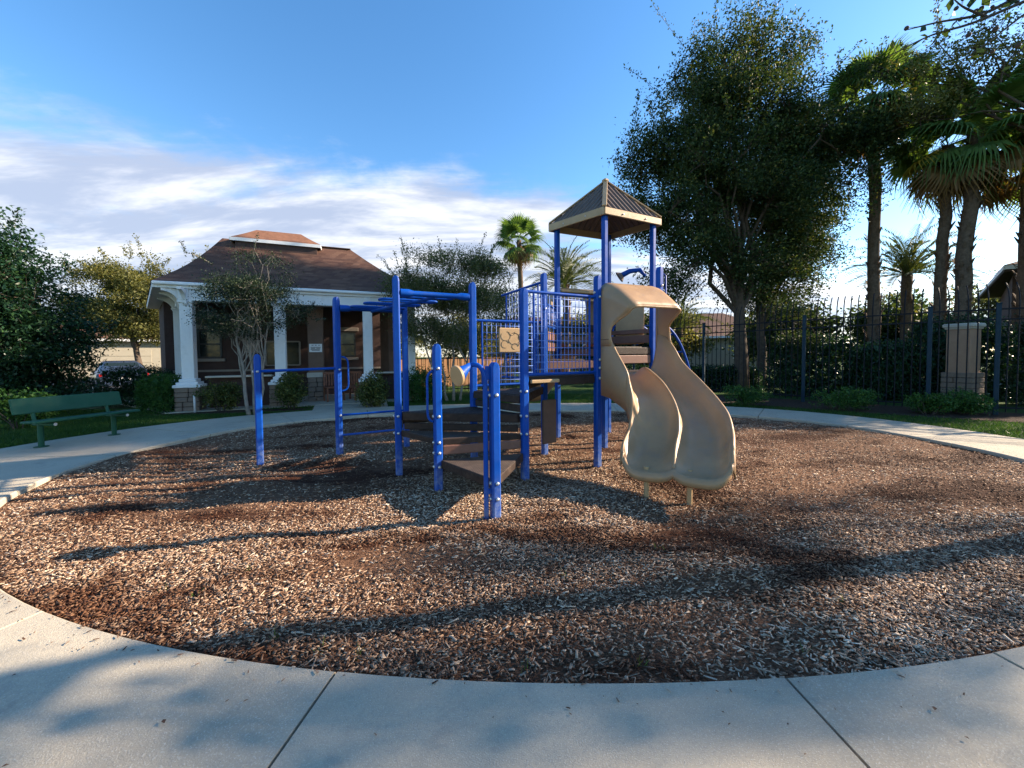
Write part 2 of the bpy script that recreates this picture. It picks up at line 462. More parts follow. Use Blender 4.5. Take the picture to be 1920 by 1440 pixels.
class MB:
    """collects shapes, then links them as one mesh object"""
    def __init__(self):
        self.v = []
        self.f = []

    def add(self, vs, fs):
        o = len(self.v)
        self.v += [tuple(p) for p in vs]
        self.f += [tuple(i + o for i in f) for f in fs]
        return self

    def box(self, c, s, rz=0.0, ch=0.0, M=None):
        """box centred at c, size s, chamfered vertical+horizontal edges by ch"""
        hx, hy, hz = s[0] / 2, s[1] / 2, s[2] / 2
        if ch <= 0:
            P = [(-hx, -hy, -hz), (hx, -hy, -hz), (hx, hy, -hz), (-hx, hy, -hz), (-hx, -hy, hz), (hx, -hy, hz), (hx, hy, hz), (-hx, hy, hz)]
            F = [(0, 3, 2, 1), (4, 5, 6, 7), (0, 1, 5, 4), (1, 2, 6, 5), (2, 3, 7, 6), (3, 0, 4, 7)]
        else:
            ch = min(ch, hx * .9, hy * .9, hz * .9)
            def ring(ix, z):
                a, b = hx - ix, hy - ix
                k = ch
                return [(-a + k, -b, z), (a - k, -b, z), (a, -b + k, z), (a, b - k, z), (a - k, b, z), (-a + k, b, z), (-a, b - k, z), (-a, -b + k, z)]
            k = ch * 0.999
            P = ring(k * .7, -hz) + ring(0, -hz + ch) + ring(0, hz - ch) + ring(k * .7, hz)
            F = [tuple(range(7, -1, -1)), tuple(range(24, 32))]
            for r_ in range(3):
                for i in range(8):
                    j = (i + 1) % 8
                    F.append((r_ * 8 + i, r_ * 8 + j, r_ * 8 + 8 + j, r_ * 8 + 8 + i))
        cz, sz = math.cos(rz), math.sin(rz)
        Q = []
        for x, y, z in P:
            if M is not None:
                q = M @ Vector((x, y, z))
                Q.append((q.x + c[0], q.y + c[1], q.z + c[2]))
            else:
                Q.append((c[0] + x * cz - y * sz, c[1] + x * sz + y * cz, c[2] + z))
        return self.add(Q, F)

    def bar(self, a, b, w, h, upv=(0, 0, 1), ch=0.0):
        """rectangular bar from a to b"""
        a, b = Vector(a), Vector(b)
        x = (b - a)
        L = x.length
        x.normalize()
        u = Vector(upv)
        y = u.cross(x)
        if y.length < 1e-4:
            y = Vector((0, 1, 0)).cross(x)
        y.normalize()
        z = x.cross(y)
        M = Matrix((x, y, z)).transposed()
        return self.box((a + b) / 2, (L, w, h), M=M, ch=ch)

    def tube(self, pts, r, n=8, caps=True, closed=False):
        pts = [Vector(p) for p in pts]
        k = len(pts)
        rs = r if isinstance(r, (list, tuple)) else [r] * k
        prev = None
        V, F = [], []
        for i, p in enumerate(pts):
            if closed:
                t = pts[(i + 1) % k] - pts[i - 1]
            else:
                t = pts[min(i + 1, k - 1)] - pts[max(i - 1, 0)]
            if t.length < 1e-9:
                t = Vector((0, 0, 1))
            t.normalize()
            if prev is None:
                ref = Vector((0, 0, 1)) if abs(t.z) < 0.9 else Vector((1, 0, 0))
                x = t.cross(ref).normalized()
            else:
                x = prev - t * prev.dot(t)
                if x.length < 1e-6:
                    x = t.cross(Vector((0.3, 0.5, 0.8)))
                x.normalize()
            prev = x
            y = t.cross(x)
            for j in range(n):
                a = 2 * math.pi * j / n
                V.append(p + (x * math.cos(a) + y * math.sin(a)) * rs[i])
        for i in range(k if closed else k - 1):
            i2 = (i + 1) % k
            for j in range(n):
                j2 = (j + 1) % n
                F.append((i * n + j, i * n + j2, i2 * n + j2, i2 * n + j))
        if caps and not closed:
            F.append(tuple(range(n - 1, -1, -1)))
            F.append(tuple((k - 1) * n + j for j in range(n)))
        return self.add(V, F)

    def prism(self, poly, z0, z1, ch=0.0):
        """horizontal polygon (counter-clockwise) extruded"""
        n = len(poly)
        if ch > 0:
            c = Vector((sum(p[0] for p in poly) / n, sum(p[1] for p in poly) / n))
            ins = [(p[0] + (c.x - p[0]) * ch / max(.01, (c - Vector(p[:2])).length), p[1] + (c.y - p[1]) * ch / max(.01, (c - Vector(p[:2])).length)) for p in poly]
            V = [(p[0], p[1], z0) for p in poly] + [(p[0], p[1], z1 - ch) for p in poly] + [(p[0], p[1], z1) for p in ins]
            F = [tuple(range(n - 1, -1, -1)), tuple(range(2 * n, 3 * n))]
            for k in range(2):
                F += [(k * n + i, k * n + (i + 1) % n, k * n + n + (i + 1) % n, k * n + n + i) for i in range(n)]
        else:
            V = [(p[0], p[1], z0) for p in poly] + [(p[0], p[1], z1) for p in poly]
            F = [tuple(range(n - 1, -1, -1)), tuple(range(n, 2 * n))]
            F += [(i, (i + 1) % n, n + (i + 1) % n, n + i) for i in range(n)]
        return self.add(V, F)

    def grid(self, G, closed_u=False):
        """G: list of rows of points"""
        nu, nv = len(G), len(G[0])
        V = [p for row in G for p in row]
        F = []
        for i in range(nu - 1):
            for j in range(nv - 1):
                F.append((i * nv + j, i * nv + j + 1, (i + 1) * nv + j + 1, (i + 1) * nv + j))
        return self.add(V, F)

    def build(self, name, mat, parent=None, smooth=False, angle=None):
        me = bpy.data.meshes.new(name)
        me.from_pydata([tuple(p) for p in self.v], [], self.f)
        if mat:
            me.materials.append(mat)
        if smooth:
            me.polygons.foreach_set('use_smooth', [True] * len(me.polygons))
            if angle:
                try:
                    me.set_sharp_from_angle(angle=R(angle))
                except Exception:
                    pass
        me.update()
        return link(name, me, parent)


def link(name, data, parent=None, loc=None):
    o = bpy.data.objects.new(name, data)
    COL.objects.link(o)
    if parent is not None:
        o.parent = parent
    if loc is not None:
        o.location = loc
    return o


def npmesh(name, V, F, mat, parent=None, rnd=None, smooth=False):
    me = bpy.data.meshes.new(name)
    nv, nf, k = len(V), len(F), F.shape[1]
    me.vertices.add(nv)
    me.vertices.foreach_set('co', np.ascontiguousarray(V, dtype=np.float32).ravel())
    me.loops.add(nf * k)
    me.loops.foreach_set('vertex_index', np.ascontiguousarray(F, dtype=np.int32).ravel())
    me.polygons.add(nf)
    me.polygons.foreach_set('loop_start', np.arange(0, nf * k, k, dtype=np.int32))
    me.polygons.foreach_set('loop_total', np.full(nf, k, dtype=np.int32))
    if smooth:
        me.polygons.foreach_set('use_smooth', np.ones(nf, dtype=bool))
    me.update(calc_edges=True)
    if rnd is not None:
        a = me.attributes.new('rnd', 'FLOAT', 'POINT')
        a.data.foreach_set('value', np.ascontiguousarray(rnd, dtype=np.float32))
    me.materials.append(mat)
    return link(name, me, parent)


def tag(o, label=None, cat=None, group=None, kind=None):
    if label:
        o['label'] = label
    if cat:
        o['category'] = cat
    if group:
        o['group'] = group
    if kind:
        o['kind'] = kind
    return o


def thing(name, label, cat, loc=(0, 0, 0), group=None):
    o = bpy.data.objects.new(name, None)
    o.empty_display_size = 0.1
    COL.objects.link(o)
    o.location = loc
    return tag(o, label, cat, group)


def share(src, name, parent, loc=(0, 0, 0), rot=None, scl=None):
    """another object on the same mesh data"""
    o = link(name, src, parent, loc)
    if rot is not None:
        o.rotation_euler = rot
    if scl is not None:
        o.scale = scl
    return o


def mesh_only(mb, name, mat, smooth=False, angle=None):
    o = mb.build(name, mat, None, smooth, angle)
    me = o.data
    bpy.data.objects.remove(o)
    return me


def spline(P, n):
    """Catmull-Rom through P, n samples"""
    P = np.array(P, float)
    Q = np.vstack([2 * P[0] - P[1], P, 2 * P[-1] - P[-2]])
    m_ = len(P) - 1
    out = []
    for t in np.linspace(0, m_, n):
        i = min(int(t), m_ - 1)
        u = t - i
        a, b, c, d = Q[i], Q[i + 1], Q[i + 2], Q[i + 3]
        out.append(0.5 * (2 * b + (c - a) * u + (2 * a - 5 * b + 4 * c - d) * u * u + (3 * b - a - 3 * c + d) * u ** 3))
    return np.array(out)


# ------------------------------------------------------------------ ground, mulch, path
MC = np.array([0.5, 5.98])


def inner(th):
    """edge of the mulch oval: fuller at the far side"""
    c, s = np.cos(th), np.sin(th)
    e = np.where(s > 0, 2.5, 2.05)
    rr = (np.abs(c / 6.62) ** e + np.abs(s / 4.27) ** e) ** (-1 / e)
    return MC + np.stack([c * rr, s * rr], -1)


def inner_n(th):
    d = inner(th + 1e-3) - inner(th - 1e-3)
    n = np.stack([d[..., 1], -d[..., 0]], -1)
    return n / np.linalg.norm(n, axis=-1, keepdims=True)


def path_w(th):
    """width of the path round the oval"""
    th = np.mod(th, 2 * math.pi)
    w = 1.55 + 0.95 * np.exp(-((th - math.pi) / 0.45) ** 2) + 1.9 * np.exp(-((th - 1.5 * math.pi) / 0.62) ** 2)
    return w


NTH = 240
TH = np.linspace(0, 2 * math.pi, NTH, endpoint=False)
IN = inner(TH)
MID = IN + inner_n(TH) * (path_w(TH) * 0.5)[:, None]
OUTER = IN + inner_n(TH) * path_w(TH)[:, None]

# lawn / ground sheet with a hole for the oval
loops = [MID]
for k in (1.6, 2.6, 4.5, 9, 20, 60):
    loops.append(MC + (MID - MC) * k)
V = np.vstack([np.hstack([L, np.full((NTH, 1), -0.02)]) for L in loops])
F = []
for a in range(len(loops) - 1):
    i = np.arange(NTH)
    j = (i + 1) % NTH
    F.append(np.stack([a * NTH + i, a * NTH + NTH + i, a * NTH + NTH + j, a * NTH + j], -1))
ground = npmesh('ground', V, np.vstack(F), M_GROUND)
tag(ground, 'lawn ground around the playground path', kind='structure')

# mulch bed: a gently uneven disc
def mulch_z(x, y):
    hol = 0.055 * np.exp(-(((x - 1.45) / 0.6) ** 2 + ((y - 3.35) / 0.38) ** 2)) + 0.04 * np.exp(-(((x + 0.55) / 0.4) ** 2 + ((y - 3.7) / 0.35) ** 2)) + 0.035 * np.exp(-(((x + 2.3) / 0.8) ** 2 + ((y - 5.2) / 0.4) ** 2))
    hol = hol - 0.025 * np.exp(-(((x - 1.3) / 0.9) ** 2 + ((y - 2.7) / 0.3) ** 2))
    return (-hol - 0.05 + 0.018 * np.sin(x * 1.3 + 0.4) * np.cos(y * 1.7) + 0.010 * np.sin(x * 3.7 + y * 2.9) + 0.007 * np.cos(x * 6.1 - y * 5.3))


rings = np.concatenate([np.linspace(0.0, 0.92, 46), [0.96, 1.0, 1.02]])
V = []
for rr in rings:
    p = MC + (IN - MC) * rr
    V.append(np.column_stack([p, mulch_z(p[:, 0], p[:, 1])]))
V = np.vstack(V)
F = []
for a in range(len(rings) - 1):
    i = np.arange(NTH)
    j = (i + 1) % NTH
    F.append(np.stack([a * NTH + i, a * NTH + NTH + i, a * NTH + NTH + j, a * NTH + j], -1))
mulch = npmesh('mulch_bed', V, np.vstack(F), M_MULCH, smooth=True)
tag(mulch, 'oval bed of brown wood mulch under the play structure', kind='structure')

# wood chips scattered over the bed
def chips(n, near):
    th = RNG.uniform(0, 2 * math.pi, n)
    rr = np.sqrt(RNG.uniform(0, 1, n)) * 0.995
    p = MC + (inner(th) - MC) * rr[:, None]
    if near:
        y0, y1 = near
        ok = (p[:, 1] > y0) & (p[:, 1] < y1)
        p = p[ok]
    patch = np.sin(p[:, 0] * 0.9 + 1.0) * np.cos(p[:, 1] * 1.3 + 0.6) + 0.5 * np.sin(p[:, 0] * 2.3 - p[:, 1] * 1.9)
    bare = np.exp(-(((p[:, 0] - 1.45) / 0.7) ** 2 + ((p[:, 1] - 3.4) / 0.45) ** 2)) + np.exp(-(((p[:, 0] + 2.2) / 1.0) ** 2 + ((p[:, 1] - 5.1) / 0.4) ** 2)) + 0.8 * np.exp(-(((p[:, 0] + 0.9) / 1.1) ** 2 + ((p[:, 1] - 2.9) / 0.3) ** 2))
    keep = RNG.uniform(0, 1, len(p)) < np.clip(0.74 + 0.3 * patch - 0.75 * bare, 0.12, 1)
    return p[keep]


def build_chips():
    p = np.vstack([chips(110000, None), chips(300000, (0, 3.6)), chips(110000, (3.4, 6.0))])
    n = len(p)
    L = RNG.gamma(2.2, 0.0080, n) + 0.007
    W = RNG.gamma(2.4, 0.0025, n) + 0.0025
    T = RNG.uniform(0.002, 0.005, n)
    yaw = RNG.normal(0.1, 0.85, n)
    pit = RNG.normal(0, 0.22, n)
    rol = RNG.normal(0, 0.35, n)
    z = mulch_z(p[:, 0], p[:, 1]) + np.abs(RNG.normal(0, 0.008, n)) + 0.003
    cy, sy, cp, sp, cr, sr = np.cos(yaw), np.sin(yaw), np.cos(pit), np.sin(pit), np.cos(rol), np.sin(rol)
    ax = np.stack([cy * cp, sy * cp, sp], -1)
    ay = np.stack([-sy * cr + cy * -sp * sr, cy * cr + sy * -sp * sr, cp * sr], -1)
    az = np.cross(ax, ay)
    c0 = np.column_stack([p, z])
    tap = RNG.uniform(0.35, 1.0, (n, 2))
    bow = RNG.uniform(-0.12, 0.16, n) * L
    vs = []
    for (u, w, t, e) in ((-1, -1, 0, 0), (1, -1, 0, 1), (1, 1, 0, 1), (-1, 1, 0, 0), (-1, -1, 1, 0), (1, -1, 1, 1), (1, 1, 1, 1), (-1, 1, 1, 0)):
        vs.append(c0 + ax * (u * L / 2)[:, None] + ay * (w * W / 2 * tap[:, e])[:, None] + az * (t * T - np.abs(bow) * 0)[:, None] + az * (bow * 0.5 * u)[:, None] * 0.3)
    V = np.stack(vs, 1).reshape(-1, 3)
    f = np.array([(4, 5, 6, 7), (0, 1, 5, 4), (1, 2, 6, 5), (2, 3, 7, 6), (3, 0, 4, 7)])
    F = (np.arange(n)[:, None, None] * 8 + f[None]).reshape(-1, 4)
    zone = 0.12 * np.sin(p[:, 0] * 1.1 + 2) * np.cos(p[:, 1] * 1.6)
    rv = np.clip(RNG.beta(1.9, 2.3, n) + zone, 0, 1)
    o = npmesh('wood_chips', V, F, M_CHIP, None, np.repeat(rv, 8))
    tag(o, 'loose brown and tan wood chips covering the play area', 'mulch', kind='stuff')
    # a few kicked out onto the path edge
    k = 520
    th = RNG.uniform(0, 2 * math.pi, k)
    sp = inner(th) + inner_n(th) * (np.abs(RNG.exponential(0.07, k)) + 0.01)[:, None]
    L = RNG.gamma(3, 0.0045, k) + 0.004
    a = RNG.uniform(0, math.pi, k)
    d = np.column_stack([np.cos(a), np.sin(a), RNG.normal(0, 0.06, k)])
    sd = np.column_stack([-np.sin(a), np.cos(a), np.zeros(k)])
    C = np.column_stack([sp, np.full(k, 0.006)])
    w = L * 0.16
    V = np.stack([C - d * L[:, None] / 2 - sd * w[:, None], C + d * L[:, None] / 2 - sd * w[:, None] * .6, C + d * L[:, None] / 2 + sd * w[:, None] * .6, C - d * L[:, None] / 2 + sd * w[:, None], C + [0, 0, .004]], 1).reshape(-1, 3)
    f = np.array([(0, 1, 4), (1, 2, 4), (2, 3, 4), (3, 0, 4)])
    F = (np.arange(k)[:, None, None] * 5 + f[None]).reshape(-1, 3)
    o = npmesh('spilled_chips', V, F, M_CHIP, None, np.repeat(RNG.beta(2, 2, k), 5))
    tag(o, 'stray wood chips kicked onto the edge of the concrete path', 'mulch', kind='stuff')


build_chips()

# concrete path: slabs round the oval, each its own piece with a recessed joint
path = bpy.data.objects.new('path', None)
COL.objects.link(path)
tag(path, 'pale concrete path curving round the mulch', kind='structure')


def th_at_x(x0):
    best = min(np.linspace(math.pi, 2 * math.pi, 4000), key=lambda t: abs(inner(np.array([t]))[0][0] - x0))
    return float(best)


joints = [th_at_x(x) for x in (-4.95, -2.8, -0.85, 1.25, 2.38, 4.4)]
extra = []
t = joints[-1]
acc = 0.0
prev = inner(np.array([t]))[0]
while t < joints[0] + 2 * math.pi - 0.12:
    t += 0.002
    q = inner(np.array([t]))[0]
    acc += np.linalg.norm(q - prev)
    prev = q
    if acc > 1.62:
        extra.append(t)
        acc = 0
if extra and (joints[0] + 2 * math.pi - extra[-1]) < 0.1:
    extra.pop()
joints = joints + extra
joints.append(joints[0] + 2 * math.pi)
for a, b in zip(joints[:-1], joints[1:]):
    span = b - a
    nseg = max(4, int(span / 0.045))
    tt = np.linspace(a, b, nseg + 1)
    I = inner(tt)
    N_ = inner_n(tt)
    W_ = path_w(tt)
    O = I + N_ * W_[:, None]
    # pull both ends back for the joint
    for arr in (I, O):
        d0 = arr[1] - arr[0]
        arr[0] += d0 / np.linalg.norm(d0) * 0.008
        d1 = arr[-2] - arr[-1]
        arr[-1] += d1 / np.linalg.norm(d1) * 0.008
    c = 0.012
    rows = []
    for k in range(nseg + 1):
        n_ = N_[k]
        i_, o_ = I[k], O[k]
        tilt = 0.0
        rows.append([(i_[0], i_[1], -0.13), (i_[0], i_[1], -c), (*(i_ + n_ * c), 0.0), (*(o_ - n_ * c), 0.0), (o_[0], o_[1], -c), (o_[0], o_[1], -0.13)])
    mb = MB()
    mb.grid([[p for p in row] for row in rows])
    nv = 6
    mb.f = [tuple(reversed(f)) for f in mb.f]
    mb.f.append(tuple(range(nv)))
    mb.f.append(tuple(reversed(range(nseg * nv, nseg * nv + nv))))
    o = mb.build('slab', M_CONC, path)
    o.location = (0, 0, random.uniform(-0.003, 0.002))

# joint filler just below the slabs
mb = MB()
G = [[(*(IN[i % NTH] + inner_n(TH[i % NTH:i % NTH + 1])[0] * 0.03), -0.028), (*(OUTER[i % NTH] - inner_n(TH[i % NTH:i % NTH + 1])[0] * 0.03), -0.028)] for i in range(NTH + 1)]
mb.grid(G)
mb.build('joint_bed', M_BED, path)

# walk from the ring to the pavilion porch
walk = MB()
walk.prism([(-5.35, 10.15), (-3.55, 11.0), (-4.35, 13.2), (-6.35, 12.4)], -0.12, -0.004)
o = walk.build('walkway', M_CONC)
tag(o, 'concrete walk leading to the pavilion porch', kind='structure')
# ------------------------------------------------------------------ foliage helpers


def leaf_quads(C, size, up=0.35, aspect=0.5, jitter=0.3, dirs=None):
    """one rhombic leaf at every centre"""
    n = len(C)
    d = RNG.normal(0, 1, (n, 3))
    if dirs is not None:
        d = d * 0.7 + dirs
    d /= np.linalg.norm(d, axis=1, keepdims=True) + 1e-9
    nn = RNG.normal(0, 1, (n, 3))
    nn[:, 2] = np.abs(nn[:, 2]) + up
    s = np.cross(d, nn)
    s /= np.linalg.norm(s, axis=1, keepdims=True) + 1e-9
    L = size * RNG.uniform(1 - jitter, 1 + jitter, n)[:, None]
    W = L * aspect
    k = np.cross(s, d)
    a = C - d * L * 0.5
    b = C + s * W * 0.5 + k * L * 0.08
    c = C + d * L * 0.5
    e = C - s * W * 0.5 + k * L * 0.08
    V = np.stack([a, b, c, e], 1).reshape(-1, 3)
    F = np.arange(n * 4).reshape(-1, 4)
    return V, F


def in_blobs(blobs, n, shell=0.45):
    """points inside a set of ellipsoids (cx,cy,cz,rx,ry,rz), biased outward"""
    B = np.array(blobs, float)
    vol = B[:, 3] * B[:, 4] * B[:, 5]
    idx = RNG.choice(len(B), n, p=vol / vol.sum())
    d = RNG.normal(0, 1, (n, 3))
    d /= np.linalg.norm(d, axis=1, keepdims=True)
    r_ = RNG.uniform(0, 1, n) ** shell
    return B[idx, :3] + d * r_[:, None] * B[idx, 3:6], d


def crown_from(centres, per, spread, size, flat=0.7, **kw):
    n = len(centres)
    C = np.repeat(centres, per, 0)
    off = RNG.normal(0, 1, (n * per, 3)) * spread
    off[:, 2] *= flat
    tone = np.repeat(RNG.normal(0, 0.13, n), per)
    V, F = leaf_quads(C + off, size, **kw)
    rv = np.clip(RNG.beta(2, 2.4, n * per) + tone, 0, 1)
    return V, F, np.repeat(rv, 4)


def wander(a, b, k, amp):
    a, b = np.array(a, float), np.array(b, float)
    t = np.linspace(0, 1, k)[:, None]
    P = a + (b - a) * t
    P[1:-1] += RNG.normal(0, amp, (k - 2, 3))
    return P


def tree(name, label, base, trunk_top, r0, blobs, nclus, per, size, spread, leaf, bark=None, cat='tree', group=None,
         stems=None, nlimb=16, shell=0.45, flat=0.7, shoots=0, shoot_len=1.2, shoot_zone=None, aspect=0.5, sides=7, droop=0.0, carve=2.0):
    bark = bark or M_BARK
    root = thing(name, label, cat, base, group)
    base = np.array(base, float)
    cl, _ = in_blobs(blobs, int(nclus * carve), shell)
    gs = 5.6 / max(1.0, min(4.0, 0.8 * max(b[3] for b in blobs)))
    ph = RNG.uniform(0, 6.28, 6)
    g = np.sin(cl[:, 0] * gs + ph[0]) * np.sin(cl[:, 1] * gs * 0.9 + ph[1]) + np.sin(cl[:, 2] * gs * 1.1 + ph[2] + cl[:, 0]) + 0.6 * np.sin((cl[:, 0] + cl[:, 2]) * gs * 1.9 + ph[3])
    cl = cl[np.argsort(-(g + RNG.normal(0, 0.22, len(cl))))[:nclus]]
    cl = cl[RNG.permutation(len(cl))]
    tm = MB()
    tops = []
    stems = stems or [((0, 0, 0), trunk_top, r0)]
    for (off, top, rr) in stems:
        a = np.array(off, float) + [0, 0, -0.15]
        P = wander(a, np.array(top) - base, 7, 0.010 * np.linalg.norm(np.array(top) - base))
        rad = list(np.linspace(rr, rr * 0.42, 7))
        rad[0] = rr * 1.35
        tm.tube(P, rad, sides)
        tops.append((P, rad))
    # limbs
    pick = RNG.choice(nclus, min(nlimb, nclus), replace=False)
    limb_pts = []
    for i in pick:
        P, rad = tops[RNG.integers(len(tops))]
        j = RNG.integers(3, 7)
        tgt = cl[i] - base
        mid = (P[j] + tgt) / 2 + [0, 0, 0.12 * np.linalg.norm(tgt - P[j])]
        Q = spline([P[j], mid, tgt], 7)
        Q[1:-1] += RNG.normal(0, 0.03, (5, 3)) * np.linalg.norm(tgt - P[j])
        r1 = rad[j] * 0.55
        tm.tube(Q, list(np.linspace(r1, max(0.006, r1 * 0.15), 7)), 5, caps=False)
        limb_pts.append(Q[1:])
    LP = np.vstack(limb_pts)
    for i in range(0, nclus, 1 if nclus < 260 else 2):
        t_ = cl[i] - base
        j = np.argmin(((LP - t_) ** 2).sum(1) + RNG.uniform(0, 0.2))
        Q = wander(LP[j], t_, 4, 0.06)
        tm.tube(Q, [r0 * 0.07 + 0.005, r0 * 0.05 + 0.004, r0 * 0.03 + 0.003, 0.003], 3, caps=False)
    Vs, Fs, Rs = crown_from(cl, per, spread, size, flat, aspect=aspect)
    parts = [(Vs, Fs, Rs)]
    if shoots:
        z = shoot_zone or blobs
        sp, d = in_blobs(z, shoots, 0.12)
        keep = d[:, 2] > -0.25
        sp, d = sp[keep], d[keep]
        cs = []
        for q, dd in zip(sp, d):
            dirv = dd * 0.7 + np.array([0, 0, 0.75 - droop]) + RNG.normal(0, 0.25, 3)
            dirv /= np.linalg.norm(dirv)
            ln = shoot_len * RNG.uniform(0.5, 1.2)
            k = 12
            tt = np.linspace(0, 1, k)[:, None]
            bend = RNG.normal(0, 0.12, 3) * ln
            pts = q + dirv * ln * tt + bend * tt ** 2
            tm.tube([x - base for x in pts[::3]] + [pts[-1] - base], 0.006, 3, caps=False)
            cs.append(np.repeat(pts, 6, 0))
        cs = np.vstack(cs)
        cs = cs + RNG.normal(0, size * 0.55, cs.shape)
        V2, F2 = leaf_quads(cs, size * 0.95, aspect=aspect)
        parts.append((V2, F2, np.repeat(np.clip(RNG.beta(2.6, 1.9, len(cs)), 0, 1), 4)))
    off = 0
    VV, FF, RR = [], [], []
    for v, f, r_ in parts:
        VV.append(v - base)
        FF.append(f + off)
        RR.append(r_)
        off += len(v)
    tm.build('trunk', bark, root, smooth=True)
    npmesh('crown', np.vstack(VV), np.vstack(FF), leaf, root, np.concatenate(RR))
    return root


def shrub(name, label, base, size, leaf, n=2600, ls=0.05, cat='shrub', group=None, boxy=0.0, lumps=5, aspect=0.55):
    root = thing(name, label, cat, base, group)
    rx, ry, h = size[0] / 2, size[1] / 2, size[2]
    if boxy:
        # clipped hedge: leaves along a rounded box surface
        u = RNG.uniform(-1, 1, (n, 3))
        u[:, 2] = np.abs(u[:, 2])
        ax = RNG.integers(0, 5, n)
        for k, (a, s) in enumerate(((0, 1), (0, -1), (1, 1), (1, -1), (2, 1))):
            sel = ax == k
            u[sel, a] = s
        nrm = (np.abs(u) ** 5).sum(1) ** (1 / 5)
        u = u / nrm[:, None]
        u *= RNG.normal(0.97, 0.05, n)[:, None]
        C = np.column_stack([u[:, 0] * rx, u[:, 1] * ry, np.abs(u[:, 2]) * h])
    else:
        blobs = [(RNG.uniform(-0.45, 0.45) * rx, RNG.uniform(-0.45, 0.45) * ry, h * RNG.uniform(0.38, 0.6), rx * RNG.uniform(0.5, 0.72), ry * RNG.uniform(0.5, 0.72), h * RNG.uniform(0.36, 0.46)) for _ in range(lumps)]
        cl, _ = in_blobs(blobs, n // 10, 0.3)
        C = np.repeat(cl, 10, 0) + RNG.normal(0, 0.055 * min(1.6, h), (len(cl) * 10, 3))
        C[:, 2] = np.abs(C[:, 2] - 0.02) + 0.02
    V, F = leaf_quads(C, ls, aspect=aspect)
    tone = np.clip(RNG.beta(2, 2.2, len(C)) + 0.10 * np.sin(C[:, 0] * 7) * np.cos(C[:, 2] * 6 + C[:, 1] * 5), 0, 1)
    npmesh('foliage', V, F, leaf, root, np.repeat(tone, 4))
    sm = MB()
    for k in range(7):
        a = RNG.uniform(0, 2 * math.pi)
        e = np.array([math.cos(a) * rx * 0.6, math.sin(a) * ry * 0.6, h * RNG.uniform(0.6, 0.85)])
        sm.tube(wander((math.cos(a) * 0.05, math.sin(a) * 0.05, -0.05), e, 4, 0.03), [0.014, 0.011, 0.008, 0.004], 4)
    if boxy:
        # dense twiggy inside so the sky does not show through
        Cc = np.column_stack([RNG.uniform(-.85, .85, 500) * rx, RNG.uniform(-.85, .85, 500) * ry, RNG.uniform(0.03, 0.9, 500) * h])
        V, F = leaf_quads(Cc, ls * 3.2, aspect=0.8)
        npmesh('inner_foliage', V, F, leaf, root, np.repeat(RNG.beta(2, 2.4, 500), 4))
    sm.build('stem', M_TWIG, root)
    return root


def tube_m(mb, pts, r, n=8):
    mb.tube(pts, r, n)
    return mb
# ------------------------------------------------------------------ play structure
play = thing('play_structure', 'blue post playground structure with tan double slide and brown peaked roof', 'playground', (0.5, 5.3, 0))
PO = np.array([0.5, 5.3, 0.0])
GA = R(28)                                  # lattice direction
PZ = -0.3
POSTS = dict(P1=(-3.65, 5.51, 1.54), P2=(-2.73, 6.02, 2.42), P3=(-1.48, 4.96, 2.52), P4=(-1.81, 6.52, 2.47), P5=(-0.55, 5.45, 2.52),
             P6=(-0.86, 4.40, 1.63), P7=(-0.17, 3.64, 1.43), P8=(0.15, 4.70, 2.30), P9=(1.17, 5.26, 2.56), P10=(0.50, 5.97, 2.75),
             P11=(2.20, 5.75, 2.78), T1=(0.84, 7.08, 3.80), T2=(1.53, 6.35, 3.80), T3=(1.90, 7.57, 3.80), T4=(2.50, 6.85, 3.80))


def q(*p):
    """world point to the structure's own space"""
    return (p[0] - PO[0], p[1] - PO[1], p[2] if len(p) > 2 else 0)


def post_mesh(top, w=0.118, flat=False):
    h = w / 2
    c = 0.016
    sec = [(-h + c, -h), (h - c, -h), (h, -h + c), (h, h - c), (h - c, h), (-h + c, h), (-h, h - c), (-h, -h + c)]
    rows = [[(x, y, PZ) for x, y in sec], [(x, y, top - (0.0 if flat else 0.07)) for x, y in sec]]
    if not flat:
        for a in (0.35, 0.7, 0.95, 1.2, 1.45):
            k = math.cos(a) * 0.92 + 0.08
            rows.append([(x * k, y * (0.9 + 0.1 * k), top - 0.07 + 0.07 * math.sin(a)) for x, y in sec])
    mb = MB()
    n = 8
    for i in range(len(rows) - 1):
        mb_v = rows[i] + rows[i + 1]
        mb.add(mb_v, [(j, (j + 1) % n, n + (j + 1) % n, n + j) for j in range(n)])
    mb.add(rows[-1], [tuple(range(n))])
    return mb


bolt_me = None
bm_ = MB()
bm_.tube([(0, 0, 0), (0, 0.012, 0), (0, 0.018, 0), (0, 0.021, 0)], [0.019, 0.018, 0.012, 0.004], 8)
bolt_me = mesh_only(bm_, 'bolt', M_BOLT, True)


def bolts(par, zs, sides):
    """bolt heads on post faces: side 0 = +x.. in post space"""
    for z in zs:
        for s in sides:
            a = s * math.pi / 2
            share(bolt_me, 'bolt', par, (math.sin(a) * -0.045, math.cos(a) * 0.045, z), (0, 0, a))


